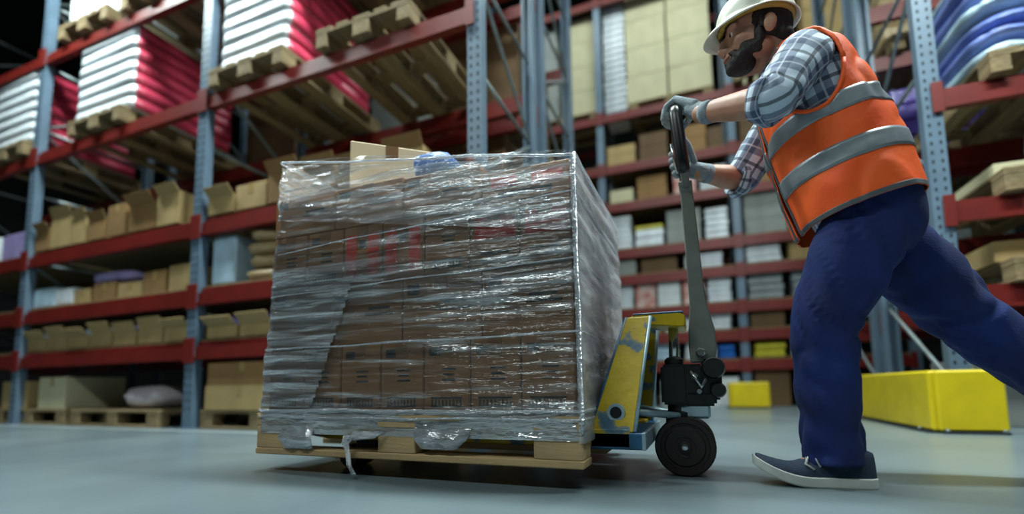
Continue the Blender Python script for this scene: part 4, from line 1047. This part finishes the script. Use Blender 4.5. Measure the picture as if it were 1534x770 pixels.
def band(l0, l1, name='reflective_band', m=M_REFL, d=0.005):
    i0 = int(np.searchsorted(Lv, l0)); i1 = int(np.searchsorted(Lv, l1))
    bm = bmesh.new(); add_grid(bm, lift(Vv, Nv, d)-np.array(ORIG), keep=lambda i, k: keep(i, k, i0, i1))
    for v in [v for v in bm.verts if not v.link_faces]: bm.verts.remove(v)
    o = ob(name, bm_mesh(bm, 'band'), m, vest); s_ = o.modifiers.new('t', 'SOLIDIFY'); s_.thickness = 0.0015
band(0.115, 0.168); band(0.262, 0.315); band(0.0, 0.012, 'hem_trim', M_TRIM, 0.004)
# front edge piping
for s in (-1, 1):
    pts = []
    for i in range(0, mv-8, 3):
        t = i/mv; op = 2.0 if t < 0.62 else 2.0+(t-0.62)*60
        kk = int(round(fk+s*op)) % nv_; pts.append(tuple(Vv[i, kk]+Nv[i, kk]*0.003-np.array(ORIG)))
    ob('edge_piping', tube(pts, 0.005, 8), M_TRIM, vest)

# armhole binding that hides the cut edge
flat = Vv.reshape(-1, 3); flatn = Nv.reshape(-1, 3)
for s in (-1, 1):
    sel = np.where(s*(flat[:, 1]-1.68) > 0.05)[0]; pts = []
    for a in range(41):
        t = 2*PI*a/40; tx, tz = AHC[0]+AHR[0]*math.cos(t), AHC[1]+AHR[1]*math.sin(t)
        d2 = (flat[sel, 0]-tx)**2+(flat[sel, 2]-tz)**2; best = sel[np.argsort(d2)[:6]]
        w_ = 1/(1e-5+(flat[best, 0]-tx)**2+(flat[best, 2]-tz)**2); yy = (flat[best, 1]*w_).sum()/w_.sum()
        pts.append(tuple(np.array((tx, yy+s*0.003, tz))-np.array(ORIG)))
    ob('armhole_binding', tube(pts, 0.0065, 8), M_VEST, vest)

# --- trousers, one mesh: waist and two loose legs
bm = bmesh.new()
V, N, Ls, K_ = loft_grid([(0.440, 1.68, 0.905, 0.168, 0.120), (0.460, 1.68, 0.84, 0.174, 0.126), (0.485, 1.68, 0.77, 0.178, 0.126), (0.495, 1.68, 0.70, 0.160, 0.112), (0.495, 1.68, 0.665, 0.10, 0.08)], (0, 1, 0), 24, 48); add_grid(bm, V, cap1=True, cap0=True)
def leg(keys, seed):
    V, N, Ls, K_ = loft_grid(keys, (0, 1, 0), 60, 40); V = wrinkle(V, N, 0.012, (14, 10, 5), seed, lambda t, u: 0.3+0.7*t)
    for i in range(V.shape[0]):
        t = i/(V.shape[0]-1)
        am = 0.006+0.010*math.exp(-((t-0.48)/0.12)**2)+0.010*max(0.0, t-0.75)/0.25+0.006*math.exp(-((t-0.1)/0.12)**2)
        for k in range(V.shape[1]):
            u = 2*PI*k/V.shape[1]
            q = Vector((math.cos(u)*0.9+seed, math.sin(u)*0.9, Ls[i]*11+0.9*math.cos(u+seed)))
            V[i, k] -= N[i, k]*am*(1-min(1.0, abs(noise.noise(q))*3.2))
    add_grid(bm, V, cap0=True, cap1=True)
leg([(0.490, 1.60, 0.80, 0.092, 0.110), (0.455, 1.592, 0.72, 0.095, 0.116), (0.392, 1.583, 0.60, 0.092, 0.108), (0.340, 1.575, 0.485, 0.086, 0.094), (0.328, 1.575, 0.40, 0.080, 0.086), (0.325, 1.578, 0.28, 0.077, 0.081), (0.327, 1.580, 0.16, 0.074, 0.077), (0.331, 1.580, 0.060, 0.070, 0.072)], 1.5)
leg([(0.505, 1.76, 0.77, 0.092, 0.105), (0.560, 1.77, 0.695, 0.095, 0.106), (0.640, 1.785, 0.595, 0.094, 0.104), (0.711, 1.797, 0.500, 0.088, 0.096), (0.780, 1.803, 0.42, 0.080, 0.086), (0.858, 1.808, 0.330, 0.074, 0.078), (0.945, 1.813, 0.232, 0.070, 0.074)], 6.5)
tm = remeshed(bm, 0.005, 1); pp('trousers', tm, M_JEAN)['label'] = 'loose navy blue work trousers'

# --- canvas shoes
def shoe(M4, bend):
    """shoe modelled with heel at x=0.09, toe at x=-0.19 (pointing -x), sole on z=0; bend lifts the toe"""
    def bz(x): return bend*max(0.0, (-x-0.05))**2
    S = [(-0.192, 0.010, 0.020), (-0.180, 0.030, 0.026), (-0.15, 0.046, 0.034), (-0.10, 0.052, 0.046), (-0.05, 0.048, 0.072), (0.0, 0.042, 0.092), (0.04, 0.040, 0.088), (0.075, 0.036, 0.088), (0.094, 0.020, 0.080)]
    K = catmull(S, 36); up = bmesh.new(); so = bmesh.new(); V = []; W = []
    for x, hw, hh in K:
        b = bz(x); hw = max(hw, 0.006)
        V.append([(x, hw*math.cos(t)*1.0, 0.012+b+hh*max(0.0, math.sin(t))**0.85 if 0 <= t <= PI else 0.012+b) for t in [PI*k/19 for k in range(20)]])
        W.append([(x*1.03-0.002, (hw+0.005)*c_, b+z_) for c_, z_ in ((-0.96, 0.0), (-1.0, 0.004), (-1.0, 0.026), (-0.9, 0.028), (0.9, 0.028), (1.0, 0.026), (1.0, 0.004), (0.96, 0.0))])
    add_grid(up, np.array(V), wrap=False); add_grid(so, np.array(W), cap0=True, cap1=True)
    for f in so.faces: f.smooth = False
    bmesh.ops.recalc_face_normals(so, faces=so.faces[:]); bmesh.ops.recalc_face_normals(up, faces=up.faces[:])
    um, sm = bm_mesh(up, 'upper'), bm_mesh(so, 'sole'); um.transform(M4); sm.transform(M4)
    s_ = pp('shoe', um, M_SHOE); pp('sole', sm, M_SOLE, s_)
    for k in range(4):
        x = -0.065+0.02*k; z = 0.012+bz(x)+0.062+0.0085*k
        l = bmesh.new(); tube_bm(l, [(x-0.004, -0.030, z-0.014), (x, -0.012, z+0.006), (x, 0.012, z+0.006), (x-0.004, 0.030, z-0.014)], 0.004, 6); lm = bm_mesh(l, 'lace', True); lm.transform(M4); pp('lace', lm, M_LACE, s_)
    l = bmesh.new(); tube_bm(l, [(-0.055, -0.045, 0.012+bz(-0.055)+0.036), (-0.075, -0.040, 0.062+bz(-0.07)), (-0.062, -0.02, 0.082+bz(-0.06)), (-0.048, -0.036, 0.076), (-0.040, -0.042, 0.055)], 0.003, 6); lm = bm_mesh(l, 'lace', True); lm.transform(M4); pp('lace', lm, M_LACE, s_)
shoe(Matrix.Translation((0.325, 1.583, 0.0)) @ Matrix.Rotation(0.04, 4, 'Z'), 2.6)
shoe(Matrix.Translation((1.005, 1.815, 0.178)) @ Matrix.Rotation(math.radians(-60), 4, 'Y'), 1.0)
